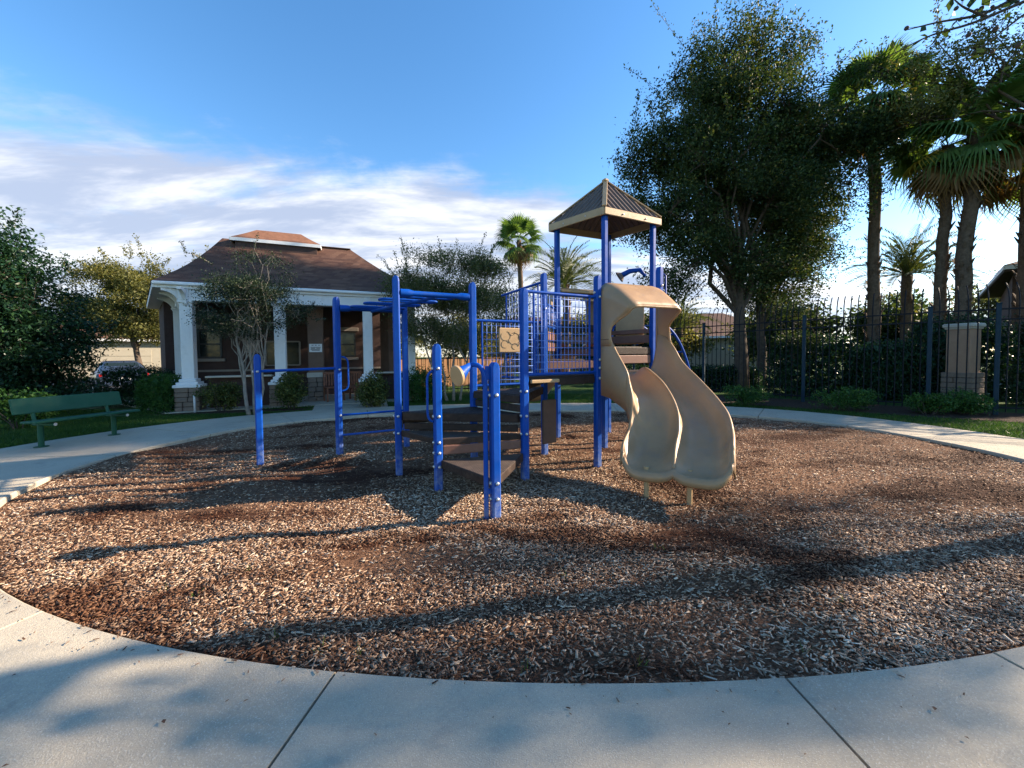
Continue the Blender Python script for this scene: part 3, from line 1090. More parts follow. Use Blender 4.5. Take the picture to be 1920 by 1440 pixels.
BZ = dict(P1=([1.29], (2, 1)), P2=([1.29, 0.57], (2,)), P3=([0.72, 0.5], (2, 1)), P5=([0.95, 0.75], (2,)), P6=([0.5, 0.38, 0.22, 1.35, 0.8], (2, 1)),
          P7=([1.12, 0.28, 0.13], (2, 1)), P8=([0.75, 0.53, 1.05], (2, 1)), P9=([2.27, 1.31, 1.17, 1.42], (2,)), P10=([2.2, 1.1], (2,)), P11=([2.5], (2,)))
POSTOBJ = {}
for k, (x, y, top) in POSTS.items():
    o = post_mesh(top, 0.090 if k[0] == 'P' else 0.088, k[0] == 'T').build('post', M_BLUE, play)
    o.location = q(x, y)
    o.rotation_euler = (0, 0, {'P1': R(33.5), 'P2': R(56), 'P3': R(17)}.get(k, GA))
    POSTOBJ[k] = o
    if k in BZ:
        bolts(o, *BZ[k])


def pp(k, z):
    return (POSTS[k][0] - PO[0], POSTS[k][1] - PO[1], z)


def rail(a, b, r=0.02, name='rail', mat=None, par=None, n=10):
    return MB().tube([a, b], r, n).build(name, mat or M_BLUE, par or play, True, 40)


def lerp(a, b, t):
    return tuple(np.array(a) + (np.array(b) - np.array(a)) * t)


# decks: triangles between the posts, with a lipped edge
def deck(keys, z, th=0.075, name='deck', mat=None, inset=0.03):
    P = np.array([pp(k, 0)[:2] for k in keys])
    c = P.mean(0)
    P = c + (P - c) * (1 - inset)
    ar = sum(P[i][0] * P[(i + 1) % len(P)][1] - P[(i + 1) % len(P)][0] * P[i][1] for i in range(len(P)))
    if ar < 0:
        P = P[::-1]
    o = MB().prism([tuple(p) for p in P], z - th, z, 0.01).build(name, M_DECK, play)
    if mat:
        c = P.mean(0)
        MB().prism([tuple(c + (p - c) * 0.965) for p in P], z - 0.004, z + 0.003).build('tread', mat, o)
    return o


def perf_mat():
    m_ = bpy.data.materials.new('perforated_deck')
    m_.use_nodes = True
    w = NT(m_.node_tree)
    b = w.n['Principled BSDF']
    oc = w.node('ShaderNodeTexCoord').outputs['Object']
    mp = w.node('ShaderNodeMapping')
    mp.inputs['Rotation'].default_value = (0, 0, GA)
    mp.inputs['Scale'].default_value = (34, 34, 0)
    w.l.new(oc, mp.inputs[0])
    fr = w.vmath('FRACTION', mp.outputs[0])
    ds = w.vmath('DISTANCE', fr, (0.5, 0.5, 0), out=1)
    hole = w.mrange(ds, 0.26, 0.34, 1, 0)
    base = w.ramp(w.noise(oc, 9, 5), [(0.3, (0.05, 0.033, 0.025)), (0.7, (0.10, 0.07, 0.052))])
    c = w.mix(hole, base, (0.012, 0.009, 0.008, 1))
    w.l.new(c, b.inputs['Base Color'])
    b.inputs['Roughness'].default_value = 0.6
    bp = w.node('ShaderNodeBump')
    bp.inputs['Strength'].default_value = 0.8
    bp.inputs['Distance'].default_value = 0.01
    bp.invert = True
    w.l.new(hole, bp.inputs['Height'])
    w.l.new(bp.outputs[0], b.inputs['Normal'])
    return m_


M_PERF = perf_mat()
deck(('P6', 'P7', 'P8'), 0.29, 0.085, mat=M_PERF)
deck(('P3', 'P6', 'P8'), 0.53, 0.07, mat=M_PERF)
deck(('P3', 'P8', 'P5'), 0.77, 0.11)
deck(('P5', 'P8', 'P10'), 1.00, 0.11)
deck(('P8', 'P9', 'P10'), 1.22, 0.08)
deck(('P9', 'P11', 'T2', 'P10'), 1.22, 0.08)
deck(('P11', 'T4', 'T2'), 1.22, 0.08)
deck(('P10', 'T2', 'T1'), 1.42, 0.08)
deck(('T2', 'T4', 'T3', 'T1'), 1.62, 0.08)


def plank(a, b, z, h=0.1, t=0.028, mat=None, t0=0.05, t1=0.95, off=0.0):
    A, B = np.array(pp(a, z)), np.array(pp(b, z))
    d = B - A
    n = np.array([d[1], -d[0], 0]) / np.linalg.norm(d)
    return MB().bar(tuple(A + d * t0 + n * off), tuple(A + d * t1 + n * off), t, h, ch=0.008).build('plank', mat or M_DECK, play)


plank('P6', 'P8', 0.40, 0.105, mat=M_PLANK)
plank('P3', 'P8', 0.59, 0.085)
plank('P3', 'P8', 0.72, 0.10, off=0.035)
plank('P5', 'P8', 0.83, 0.09)
plank('P5', 'P8', 0.945, 0.10, off=0.03)
plank('P8', 'P10', 1.11, 0.11)
plank('P3', 'P5', 0.66, 0.10)
plank('P8', 'P9', 1.165, 0.045, t=0.05, mat=M_TANTRIM, t0=0.06, t1=0.42, off=0.035)
plank('P8', 'P9', 1.15, 0.09, t=0.03, t0=0.44, t1=0.95)
plank('P10', 'T2', 1.33, 0.12, mat=M_PLANK)
plank('T1', 'T2', 1.52, 0.12, mat=M_PLANK)
plank('T2', 'T4', 1.40, 0.14, mat=M_PLANK)
plank('T2', 'T4', 1.545, 0.12)
plank('T1', 'T3', 1.76, 0.14, mat=M_PLANK)
plank('T1', 'T3', 1.98, 0.14, mat=M_DECK)
plank('T3', 'T4', 1.76, 0.14, mat=M_PLANK)
plank('T3', 'T4', 1.90, 0.08, mat=M_PLANK)
plank('P10', 'T1', 1.62, 0.14, mat=M_PLANK)
plank('P10', 'T1', 1.80, 0.14, mat=M_PLANK)
# deck leg panel seen below the deck and stringer
MB().bar(q(0.42, 5.35, 0.55), q(0.62, 5.48, 0.55), 0.04, 0.62, ch=0.01).build('support_panel', M_STUCCO_SHADED, play)  # tan panel, under-deck shade put into its colour


# grid guard panels
wire_v = mesh_only(MB().tube([(0, 0, 0), (0, 0, 1)], 0.0042, 5), 'wire', M_WIRE, True)


def wire_between(par, a, b):
    a, b = Vector(a), Vector(b)
    d = b - a
    o = link('wire', wire_v, par)
    o.location = a
    o.rotation_euler = d.to_track_quat('Z', 'Y').to_euler()
    o.scale = (1, 1, d.length)


def grid_panel(a, b, zb, zt, nv, nh, ta=0.06, tb=0.94, legs=True, zt2=None, r=0.02):
    """top and bottom rail, side tubes and a welded grid; a,b are plan points"""
    zt2 = zt if zt2 is None else zt2
    A, B = np.array([a[0], a[1], 0.0]), np.array([b[0], b[1], 0.0])
    root = rail(tuple(A + [0, 0, zt]), tuple(B + [0, 0, zt2]), r, 'guard_panel')
    rail(tuple(A + [0, 0, zb]), tuple(B + [0, 0, zb]), r, 'rail', None, root)
    at = lambda t, z: tuple(A + (B - A) * t + [0, 0, z])
    ztop = lambda t: zt + (zt2 - zt) * t
    t0, t1 = ta + 0.06, tb - 0.06
    for t in (t0, t1):
        rail(at(t, zb), at(t, ztop(t)), r * 0.7, 'side_tube', None, root)
    for i in range(nv):
        t = t0 + (t1 - t0) * (i + 1) / (nv + 1)
        wire_between(root, at(t, zb), at(t, ztop(t)))
    for i in range(nh):
        f = (i + 0.7) / (nh + 0.4)
        wire_between(root, at(t0, zb + (ztop(t0) - zb) * f), at(t1, zb + (ztop(t1) - zb) * f))
    return root


grid_panel(pp('P8', 0), pp('P9', 0), 1.25, 2.27, 14, 11)
grid_panel(pp('P5', 0), pp('P10', 0), 1.06, 1.99, 11, 9)
# raised guard running back from the upper deck
gp = grid_panel(pp('P10', 0), q(-0.17, 6.95, 0), 1.10, 2.62, 9, 14, zt2=2.56)
# guards behind the tower
grid_panel(pp('P10', 0), pp('T1', 0), 1.95, 2.30, 10, 4)

# activity panel with routed tracks
ap = np.array(pp('P5', 0)) + (np.array(pp('P10', 0)) - np.array(pp('P5', 0))) * 0.52
u_ = np.array(pp('P10', 0)) - np.array(pp('P5', 0))
u_ /= np.linalg.norm(u_)
n_ = np.array([u_[1], -u_[0], 0])
C0 = ap + n_ * 0.06 + np.array([0, 0, 1.71])
# panel stands just in front of the grid, toward the stairs
actp = MB().bar(tuple(C0 - u_ * 0.235), tuple(C0 + u_ * 0.235), 0.03, 0.36, ch=0.012).build('activity_panel', M_TANTRIM, play)
for cu, cz, rr, a0, a1 in ((-0.13, 0.06, 0.075, 2.6, 7.6), (-0.14, -0.06, 0.06, 0.3, 5.0), (0.01, 0.02, 0.095, 3.3, 8.6), (0.02, -0.09, 0.05, 0, 4.6), (0.15, 0.05, 0.07, 1.2, 6.6), (0.14, -0.08, 0.06, -1.5, 3.2), (-0.03, 0.11, 0.045, 3.0, 6.6)):
    pts = []
    for k in range(18):
        a = a0 + (a1 - a0) * k / 17
        pts.append(tuple(C0 + n_ * 0.0165 + u_ * (cu + rr * math.cos(a)) + np.array([0, 0, cz + rr * 0.9 * math.sin(a)])))
    MB().tube(pts, 0.0028, 4).build('track', M_BLACK, actp)

# overhead loop ladder
ZB = 2.31
b1 = MB()
b1.tube([lerp(pp('P3', ZB), pp('P5', ZB), t) for t in (0.05, 0.16, 0.22, 0.78, 0.84, 0.95)], [0.052, 0.052, 0.036, 0.036, 0.052, 0.052], 12)
b1.build('beam', M_BLUE, play, True, 40)
b2 = MB()
ZB2 = 2.25
b2.tube([lerp(pp('P2', ZB2), pp('P4', ZB2), t) for t in (0.05, 0.16, 0.22, 0.78, 0.84, 0.95)], [0.052, 0.052, 0.036, 0.036, 0.052, 0.052], 12)
b2.build('beam', M_BLUE, play, True, 40)
ma = np.array(lerp(pp('P2', ZB2), pp('P4', ZB2), 0.5))
mc = np.array(lerp(pp('P3', ZB), pp('P5', ZB), 0.5))
ax = (mc - ma)
lad = MB()
lad.tube([tuple(ma + ax * t + np.array([0, 0, -0.03])) for t in (0.0, 0.5, 1.0)], 0.024, 8)
lado = lad.build('ladder_rail', M_BLUE, play, True, 40)
ud = np.array(pp('P5', 0)) - np.array(pp('P3', 0))
ud /= np.linalg.norm(ud)
axn = ax / np.linalg.norm(ax)
for t in (0.12, 0.37, 0.62, 0.86):
    c = ma + ax * t + np.array([0, 0, 0.005])
    hl, hw = 0.40, 0.075
    pts = []
    for k in range(20):
        a = 2 * math.pi * k / 20
        ca, sa = math.cos(a), math.sin(a)
        pts.append(tuple(c + ud * (math.copysign(hl - hw, ca) + hw * ca) + axn * hw * sa))
    MB().tube(pts, 0.017, 7, closed=True).build('loop_rung', M_BLUE, lado, True)
# pull-up bar and the access rungs
rail(pp('P1', 1.29), pp('P2', 1.31), 0.021, 'pull_up_bar')
for z in (0.57, 0.25):
    rail(pp('P2', z), pp('P4', z), 0.018, 'rung')


def grab(post, z0, z1, ang, reach=0.10, r=0.014):
    """D-shaped handle on a post"""
    x, y, _ = POSTS[post]
    dx, dy = math.cos(ang), math.sin(ang)
    pts = [(0.05, z0), (reach * .75, z0 + 0.02), (reach, z0 + 0.09), (reach, (z0 + z1) / 2), (reach, z1 - 0.09), (reach * .75, z1 - 0.02), (0.05, z1)]
    S = spline(pts, 22)
    return MB().tube([q(x + dx * a, y + dy * a, z) for a, z in S], r, 8).build('grab_handle', M_BLUE, play, True)


grab('P2', 0.95, 1.49, GA, 0.15)
grab('P6', 0.74, 1.32, GA + math.pi, 0.115)
# talk tube: pipe beside the near step post bending into a horn with a tan disc
x7, y7, _ = POSTS['P7']
ld = np.array([-math.cos(GA), -math.sin(GA)])
T0 = np.array([x7, y7]) + np.array([-0.085, -0.03])
disc_c = np.array([-0.50, 3.50, 1.31])
hdir = (disc_c - np.array([x7 - 0.14, y7 + 0.02, 1.40]))
hdir /= np.linalg.norm(hdir)
face = np.array([-0.72, -0.66, -0.22])
face /= np.linalg.norm(face)
tp = [(T0[0], T0[1], -0.1), (T0[0], T0[1], 0.6), (T0[0], T0[1], 1.18), (T0[0] - 0.004, T0[1], 1.28), (T0[0] - 0.035, T0[1] + 0.004, 1.375), (T0[0] - 0.095, T0[1] + 0.012, 1.41), (T0[0] - 0.15, T0[1] + 0.02, 1.40)]
talk = MB().tube([q(*p) for p in spline(tp, 26)], 0.024, 10).build('talk_tube', M_BLUE, play, True)
e0 = np.array([T0[0] - 0.14, T0[1] + 0.02, 1.402])
cone = MB()
cone.tube([q(*(e0 + (disc_c - e0) * t)) for t in (0, 0.25, 0.5, 0.75, 0.93)], [0.028, 0.036, 0.05, 0.066, 0.078], 16)
cone.build('horn', M_BLUE, talk, True)
dk = MB()
dk.tube([q(*(disc_c + face * d)) for d in (-0.022, -0.014, 0.010, 0.016, 0.018)], [0.084, 0.097, 0.098, 0.090, 0.02], 28)
dk.build('disc', M_TANTRIM, talk, True, 35)
MB().bar(q(T0[0], T0[1], 1.13), q(x7, y7, 1.13), 0.03, 0.05, ch=0.005).build('clamp', M_BLUE, talk)
MB().bar(q(T0[0], T0[1], 1.33), q(x7, y7, 1.33), 0.012, 0.13, ch=0.004).build('gusset', M_BLUE, talk)
MB().bar(q(T0[0], T0[1], 0.2), q(x7, y7, 0.2), 0.03, 0.05, ch=0.005).build('clamp', M_BLUE, talk)

# peaked tower roof
rc = np.mean([pp(k, 0) for k in ('T1', 'T2', 'T3', 'T4')], axis=0)
APEX = np.array([rc[0], rc[1], 4.56])
CORN = [rc + (np.array(pp(k, 0)) - rc) * 1.17 for k in ('T2', 'T4', 'T3', 'T1')]
CORN = [np.array([c[0], c[1], 0]) for c in CORN]
ZE0, ZE1 = 3.74, 3.855
roof = bpy.data.objects.new('roof', None)
COL.objects.link(roof)
roof.parent = play
for i in range(4):
    A, B = CORN[i] + [0, 0, ZE1 - 0.01], CORN[(i + 1) % 4] + [0, 0, ZE1 - 0.01]
    nr = 11
    rows = []
    S = nr * 6
    nrm = np.cross(B - A, APEX - A)
    nrm /= np.linalg.norm(nrm)
    if nrm[2] < 0:
        nrm = -nrm
    # corrugated sheet: ribs run straight up the slope, cut off by the hips
    mid = (A + B) / 2
    upv = APEX - mid
    Wd = B - A
    G0, G1 = [], []
    for s in range(S + 1):
        t = s / S
        ph = (s % 6)
        lift = 0.022 if ph in (0, 1) else 0.0
        hgt = 1 - abs(2 * t - 1)
        p0 = A + Wd * t + nrm * lift
        p1 = A + Wd * t + upv * hgt + nrm * (lift if 0 < s < S else 0)
        G0.append(tuple(p0))
        G1.append(tuple(p1))
    mb = MB().grid([G0, G1])
    if True:
        o = mb.build('roof_panel', M_BROWNROOF, roof)
        md = o.modifiers.new('thick', 'SOLIDIFY')
        md.thickness = 0.008
        md.offset = -1
    MB().bar(tuple(CORN[i] + [0, 0, (ZE0 + ZE1) / 2]), tuple(CORN[(i + 1) % 4] + [0, 0, (ZE0 + ZE1) / 2]), 0.035, ZE1 - ZE0 + 0.004 * i, ch=0.008).build('fascia', M_TANTRIM, roof)
    for t in (0.3, 0.7):
        c = CORN[i] + (CORN[(i + 1) % 4] - CORN[i]) * t
        d = CORN[(i + 1) % 4] - CORN[i]
        out_ = np.array([d[1], -d[0], 0]) / np.linalg.norm(d)
        a = math.atan2(out_[1], out_[0]) - math.pi / 2
        share(bolt_me, 'bolt', roof, tuple(c + out_ * 0.018 + np.array([0, 0, 3.79])), (0, 0, a), (0.7, 0.7, 0.7))
    # hip cap
    MB().bar(tuple(CORN[i] + [0, 0, ZE1 + 0.02]), tuple(APEX + [0, 0, 0.02]), 0.075, 0.022, ch=0.006).build('hip_cap', M_TANTRIM, roof)
MB().box(tuple(APEX + [0, 0, 0.02]), (0.10, 0.10, 0.05), GA, 0.015).build('apex_cap', M_TANTRIM, roof)

# ------------------------------------------------------------------ double slide
def slide_build():
    cl = spline([(1.685, 5.46), (1.81, 5.16), (1.93, 4.85), (1.955, 4.56), (1.87, 4.30), (1.74, 4.08), (1.63, 3.87)], 61)
    bz = np.interp(np.linspace(0, 1, 61), [0, 0.12, 0.3, 0.5, 0.68, 0.83, 0.93, 1.0], [1.24, 1.14, 0.92, 0.64, 0.43, 0.32, 0.275, 0.26])
    # smooth
    k = np.array([1, 2, 3, 2, 1]) / 9
    bzs = np.convolve(np.pad(bz, 2, 'edge'), k, 'valid')
    tg = np.gradient(cl, axis=0)
    tg /= np.linalg.norm(tg, axis=1, keepdims=True)
    lat = np.stack([-tg[:, 1], tg[:, 0]], 1)       # toward +x side when heading to -y
    S = np.linspace(0, 1, 61)
    half = np.interp(S, [0, 0.15, 0.5, 0.8, 1], [0.49, 0.49, 0.50, 0.52, 0.52])
    outer = np.interp(S, [0, 0.05, 0.12, 0.22, 0.35, 0.55, 0.8, 0.9, 1.0], [0.52, 0.55, 0.50, 0.36, 0.26, 0.225, 0.20, 0.18, 0.13])
    outer = np.convolve(np.pad(outer, 2, 'edge'), k, 'valid')
    divid = np.interp(S, [0, 0.06, 0.1, 0.16, 0.25, 0.8, 0.9, 1.0], [0.0, 0.02, 0.14, 0.22, 0.225, 0.18, 0.13, 0.05])
    divid = np.convolve(np.pad(divid, 2, 'edge'), k, 'valid')
    uu = np.linspace(-1, 1, 17)
    rows = []
    E = {'l': [], 'r': [], 'c': []}
    for i in range(61):
        row = []
        c, l, h = cl[i], lat[i], half[i]
        # rounded tips: each trough ends in a lobe
        s = S[i]
        prof = []
        for side in (-1, 1):
            for u in (uu if side == -1 else uu[1:]):
                ctr = side * 0.5
                w = ctr + u * 0.5
                isout = (u * side) > 0
                hh = outer[i] if isout else divid[i]
                z = hh * abs(u) ** 3.6
                pull = 0.0
                if s > 0.8:
                    pull = (0.12 if isout else 0.045) * ((s - 0.8) / 0.2) ** 2 * (abs(u) ** 3)
                prof.append((w, z, pull))
        for (w, z, pull) in prof:
            p = c + l * (w * h) - tg[i] * pull
            row.append((p[0], p[1], bzs[i] + z))
        # outer skirts
        lp, rp = row[0], row[-1]
        sk = np.interp(s, [0, 0.1, 0.3, 0.7, 1], [0.30, 0.24, 0.15, 0.09, 0.0])
        def outw(p, sgn, dz, d):
            return (p[0] + l[0] * sgn * d, p[1] + l[1] * sgn * d, dz)
        left = [outw(lp, -1, bzs[i] - sk, 0.03), outw(lp, -1, bzs[i] + 0.02, 0.034), outw(lp, -1, lp[2] - 0.012, 0.03), outw(lp, -1, lp[2] + 0.006, 0.014)]
        right = [outw(rp, 1, rp[2] + 0.006, 0.014), outw(rp, 1, rp[2] - 0.012, 0.03), outw(rp, 1, bzs[i] + 0.02, 0.034), outw(rp, 1, bzs[i] - sk, 0.03)]
        E['l'].append(left[3])
        E['r'].append(right[0])
        E['c'].append(row[16])
        rows.append(left + row + right)
    # rolled lip at the end
    last = rows[-1]
    t_ = tg[-1]
    for d, dz in ((0.035, 0.002), (0.06, -0.012), (0.072, -0.04), (0.06, -0.075), (0.03, -0.095)):
        rr = []
        for j, p in enumerate(last):
            if j < 4:
                p = last[4]
            elif j > len(last) - 5:
                p = last[-5]
            rr.append((p[0] + t_[0] * d, p[1] + t_[1] * d, (p[2] if d < 0.05 else p[2] * 0.9 + 0.024) + dz))
        rows.append(rr)
    mb = MB()
    mb.grid([[q(*p) for p in r_] for r_ in rows])
    ch = mb.build('slide', M_TAN, play, True, 62)
    # underside
    md = ch.modifiers.new('thick', 'SOLIDIFY')
    md.thickness = 0.012
    md.offset = 0
    # rolled rims
    for kx in ('l', 'r'):
        MB().tube([q(*p) for p in E[kx][4:-2]] + [q(*r_[4 if kx == 'l' else -5]) for r_ in rows[-6:-1]], [0.017] * 55 + [0.016, 0.014, 0.012, 0.010, 0.006], 8).build('rim', M_TAN, ch, True)
    MB().tube([q(p[0], p[1], p[2] + 0.0) for p in E['c'][9:]], 0.016, 8).build('rim', M_TAN, ch, True)
    # hood
    o = cl[0] - tg[0] * 0.03
    n = tg[0]
    l = lat[0]
    W = 0.51
    secs = []   # (w, zback, tfront, drop)
    for z, tf in ((1.60, 0.27), (1.70, 0.24), (1.79, 0.23), (1.88, 0.24), (1.97, 0.28), (2.06, 0.345), (2.14, 0.42), (2.21, 0.48), (2.27, 0.515)):
        secs.append((-W, z, tf, max(0.0, (z - 1.85) / 0.42) * 0.22))
    for a in (20, 45, 70):
        secs.append((-W + 0.15 * (1 - math.cos(R(a))), 2.29 + 0.17 * math.sin(R(a)), 0.52 + 0.03 * math.sin(R(a)), 0.24 + 0.12 * math.sin(R(a))))
    for w in np.linspace(-0.36, 0.36, 11):
        secs.append((w, 2.46, 0.54, 0.36))
    full = secs + [(-w, z, tf, dr) for (w, z, tf, dr) in reversed(secs[:12])]
    rows, edge = [], []
    for (w, z, tf, dr) in full:
        rr = []
        for k_ in range(9):
            f = k_ / 8
            t = tf * f
            zz = z - dr * f ** 1.5
            ww = w * (1 - 0.20 * f * max(0.0, min(1.0, (z - 1.8) / 0.4)))
            p = o + n * t + l * ww
            rr.append(q(p[0], p[1], zz))
        rows.append(rr)
        edge.append(rr[-1])
    hb = MB().grid(rows)
    hood = hb.build('hood', M_TAN, ch, True, 50)
    md = hood.modifiers.new('thick', 'SOLIDIFY')
    md.thickness = 0.02
    md.offset = 1
    MB().tube(edge, 0.018, 8).build('rim', M_TAN, hood, True)
    # rear flange against the posts
    fl = MB()
    for sgn in (-1, 1):
        p = o + l * sgn * (W + 0.015)
        fl.bar(q(p[0], p[1], 1.05), q(p[0], p[1], 2.42), 0.05, 0.03, upv=(l[0], l[1], 0))
    fl.build('flange', M_TAN, hood)
    for sgn, zz in ((-1, 2.33), (1, 2.33)):
        p = o + l * sgn * (W + 0.05) + n * 0.02
        MB().tube([q(p[0] - l[0] * 0.05, p[1] - l[1] * 0.05, zz), q(p[0] + l[0] * 0.05, p[1] + l[1] * 0.05, zz)], 0.018, 10).build('clamp', M_BOLT, hood, True, 40)
    # seam where hood and chute meet
    for sgn in (-1, 1):
        p0 = o + l * sgn * (W + 0.022) + n * 0.01
        p1 = o + l * sgn * (W + 0.022) + n * 0.235
        MB().bar(q(p0[0], p0[1], 1.69), q(p1[0], p1[1], 1.69), 0.006, 0.006).build('seam', M_DECK, hood)
    # legs
    for (x, y) in ((1.42, 4.05), (1.82, 3.92)):
        MB().tube([q(x, y, -0.2), q(x, y, 0.30)], 0.028, 12).build('leg', M_TANTRIM, ch, True, 40)


slide_build()

# rear slide: hooded arch behind the mesh guard, chute dropping away to the back
def rear_slide():
    a, b = np.array([0.86, 7.30]), np.array([1.80, 7.72])
    d = (b - a) / np.linalg.norm(b - a)
    n = np.array([-d[1], d[0]])
    arch = []
    for w, z in ((0, 1.6), (0, 2.2), (0, 2.55), (0.03, 2.70), (0.10, 2.76), (0.93, 2.76), (1.0, 2.70), (1.03, 2.55), (1.03, 2.2), (1.03, 1.6)):
        arch.append((w, z))
    rows = []
    for t, k in ((0.0, 0), (0.06, 0.0), (0.3, 0.02), (0.5, 0.05)):
        rr = []
        for w, z in arch:
            p = a + d * w + n * t
            rr.append(q(p[0], p[1], z - (0.12 * t if z > 2.5 else 0)))
        rows.append(rr)
    o = MB().grid(rows).build('rear_slide', M_TAN, play, True, 40)
    md = o.modifiers.new('thick', 'SOLIDIFY')
    md.thickness = 0.03
    # ribbed front of the hood
    for z in (2.70, 2.62, 2.55):
        MB().bar(q(*(a + d * 0.08 - n * 0.02), z), q(*(a + d * 0.96 - n * 0.02), z), 0.05, 0.05, ch=0.012).build('hood_rib', M_TANTRIM, o)
    cl = spline([(1.30, 7.75), (1.15, 8.2), (0.95, 8.7), (0.72, 9.1), (0.55, 9.35)], 25)
    zz = np.interp(np.linspace(0, 1, 25), [0, 0.2, 0.6, 0.85, 1], [1.62, 1.45, 0.78, 0.42, 0.35])
    tg = np.gradient(cl, axis=0)
    tg /= np.linalg.norm(tg, axis=1, keepdims=True)
    rows = []
    for i in range(25):
        lat = np.array([-tg[i, 1], tg[i, 0]])
        rr = []
        for u in np.linspace(-1, 1, 13):
            p = cl[i] + lat * u * 0.36
            rr.append(q(p[0], p[1], zz[i] + 0.22 * abs(u) ** 3))
        rows.append(rr)
    c = MB().grid(rows).build('chute', M_TAN, o, True)
    md = c.modifiers.new('thick', 'SOLIDIFY')
    md.thickness = 0.02
    MB().tube([q(0.7, 9.1, -0.2), q(0.7, 9.1, 0.38)], 0.028, 8).build('leg', M_TANTRIM, o, True)


rear_slide()
# side panel beside the rear slide
MB().bar(q(0.70, 6.95, 1.95), q(0.80, 7.12, 1.95), 0.03, 1.0, ch=0.01).build('side_panel', M_TANTRIM, play)

# tan panel and spyglass on the far right corner of the tower
MB().bar(q(2.03, 7.52, 2.2), q(2.42, 7.05, 2.2), 0.03, 1.05, ch=0.03).build('tower_panel', M_TANTRIM, play)
sg = MB().tube([q(2.02, 7.1, 2.93), q(2.16, 7.08, 3.0), q(2.34, 7.05, 3.02), q(2.42, 7.0, 2.9)], [0.05, 0.045, 0.04, 0.03], 12).build('spyglass', M_BLUE, play, True)
MB().tube([q(1.98, 7.11, 2.90), q(2.03, 7.10, 2.935)], [0.11, 0.06], 16).build('eyepiece', M_BROWNROOF, sg, True, 40)
# handhold loops by the far opening
for (x0, y0, x1, y1) in ((1.98, 7.62, 2.36, 7.25),):
    S = spline([(0, 1.66), (0.02, 1.95), (0.10, 2.05), (0.38, 2.0), (0.5, 1.92), (0.5, 1.66)], 24)
    L_ = math.hypot(x1 - x0, y1 - y0)
    MB().tube([q(x0 + (x1 - x0) * s / 0.5, y0 + (y1 - y0) * s / 0.5, z) for s, z in S], 0.017, 8).build('grab_handle', M_BLUE, play, True)
# arched climber on the right side
def climber():
    c1 = np.array([2.62, 6.95])
    dr = np.array([0.86, 0.50])
    pts = []
    for k in range(25):
        a = R(98) - R(98) * k / 24
        pts.append((1.16 * math.cos(a), 2.05 - 2.15 * (1 - math.sin(a))))
    o = None
    for j, offv in enumerate((0.0, 0.5)):
        nn = np.array([-dr[1], dr[0]]) * offv
        P = [q(c1[0] + dr[0] * s + nn[0], c1[1] + dr[1] * s + nn[1], z) for s, z in pts]
        t = MB().tube(P, 0.022, 8).build('arch_climber' if o is None else 'arch_rail', M_BLUE, play if o is None else o, True)
        if o is None:
            o = t
            P0 = P
        else:
            for i in range(4, 25, 4):
                MB().tube([P0[i], P[i]], 0.016, 7).build('rung', M_BLUE, o, True)


climber()
# thin rod beside the right-hand slide post
MB().tube([q(2.31, 5.79, 0.9), q(2.31, 5.79, 2.66), q(2.22, 5.75, 2.70)], 0.013, 7).build('rod', M_BLUE, play, True)
# ------------------------------------------------------------------ bench
def bench():
    o = thing('park_bench', 'green metal park bench on the concrete path', 'bench', (-7.9, 6.98, 0))
    a = np.array([0.235, 0.972, 0])
    f = np.array([0.972, -0.235, 0])
    c = np.array([0, 0, 0.0])
    # seat: three planks
    for k in range(3):
        p = c + f * (0.03 + 0.135 * k) + np.array([0, 0, 0.445 + 0.008 * k])
        MB().bar(tuple(p - a * 0.72), tuple(p + a * 0.72), 0.128, 0.038, ch=0.01).build('seat_plank', M_BENCH, o)
    # backrest: one wide board, leaning
    bk = c - f * 0.20 + np.array([0, 0, 0.70])
    lean = -f * 0.30 + np.array([0, 0, 1.0])
    MB().bar(tuple(bk - a * 0.74), tuple(bk + a * 0.74), 0.036, 0.27, upv=tuple(lean), ch=0.01).build('backrest', M_BENCH, o)
    for s in (-0.5, 0.5):
        b = c + a * s
        MB().tube([tuple(b + [0, 0, -0.02]), tuple(b + [0, 0, 0.40])], 0.038, 12).build('leg', M_BENCH, o, True, 40)
        MB().tube([tuple(b), tuple(b + [0, 0, 0.012])], 0.09, 16).build('base_plate', M_BENCH, o)
        MB().tube([tuple(b - f * 0.16 + [0, 0, 0.385]), tuple(b + f * 0.37 + [0, 0, 0.40])], 0.028, 10).build('seat_arm', M_BENCH, o, True, 40)
        MB().tube([tuple(b + f * 0.365 + [0, 0, 0.40]), tuple(b + f * 0.376 + [0, 0, 0.40])], 0.024, 12).build('end_cap', M_BOLT, o)
        MB().tube([tuple(b - f * 0.12 + [0, 0, 0.385]), tuple(b - f * 0.25 + [0, 0, 0.80])], 0.026, 10).build('back_arm', M_BENCH, o, True, 40)


bench()

# ------------------------------------------------------------------ pavilion
pav = thing('pavilion', 'brown open pavilion with white square columns and dark hipped roof', 'pavilion', (-9.1, 10.85, 0))
QO = np.array([-9.1, 10.85, 0])
U = np.array([0.921, 0.390, 0])
LV = np.array([-0.70, 0.714, 0])
NB = np.array([-0.390, 0.921, 0])              # straight back from the front


def pv(s, back=0.0, z=0.0, lat=None):
    """metres along the front, metres behind it, height"""
    p = U * s + (LV if lat else NB) * back
    return np.array([p[0], p[1], z])


AU = math.atan2(U[1], U[0])


def stone_block(w, d, h):
    return MB().box((0, 0, 0), (w, d, h), 0, 0.014)


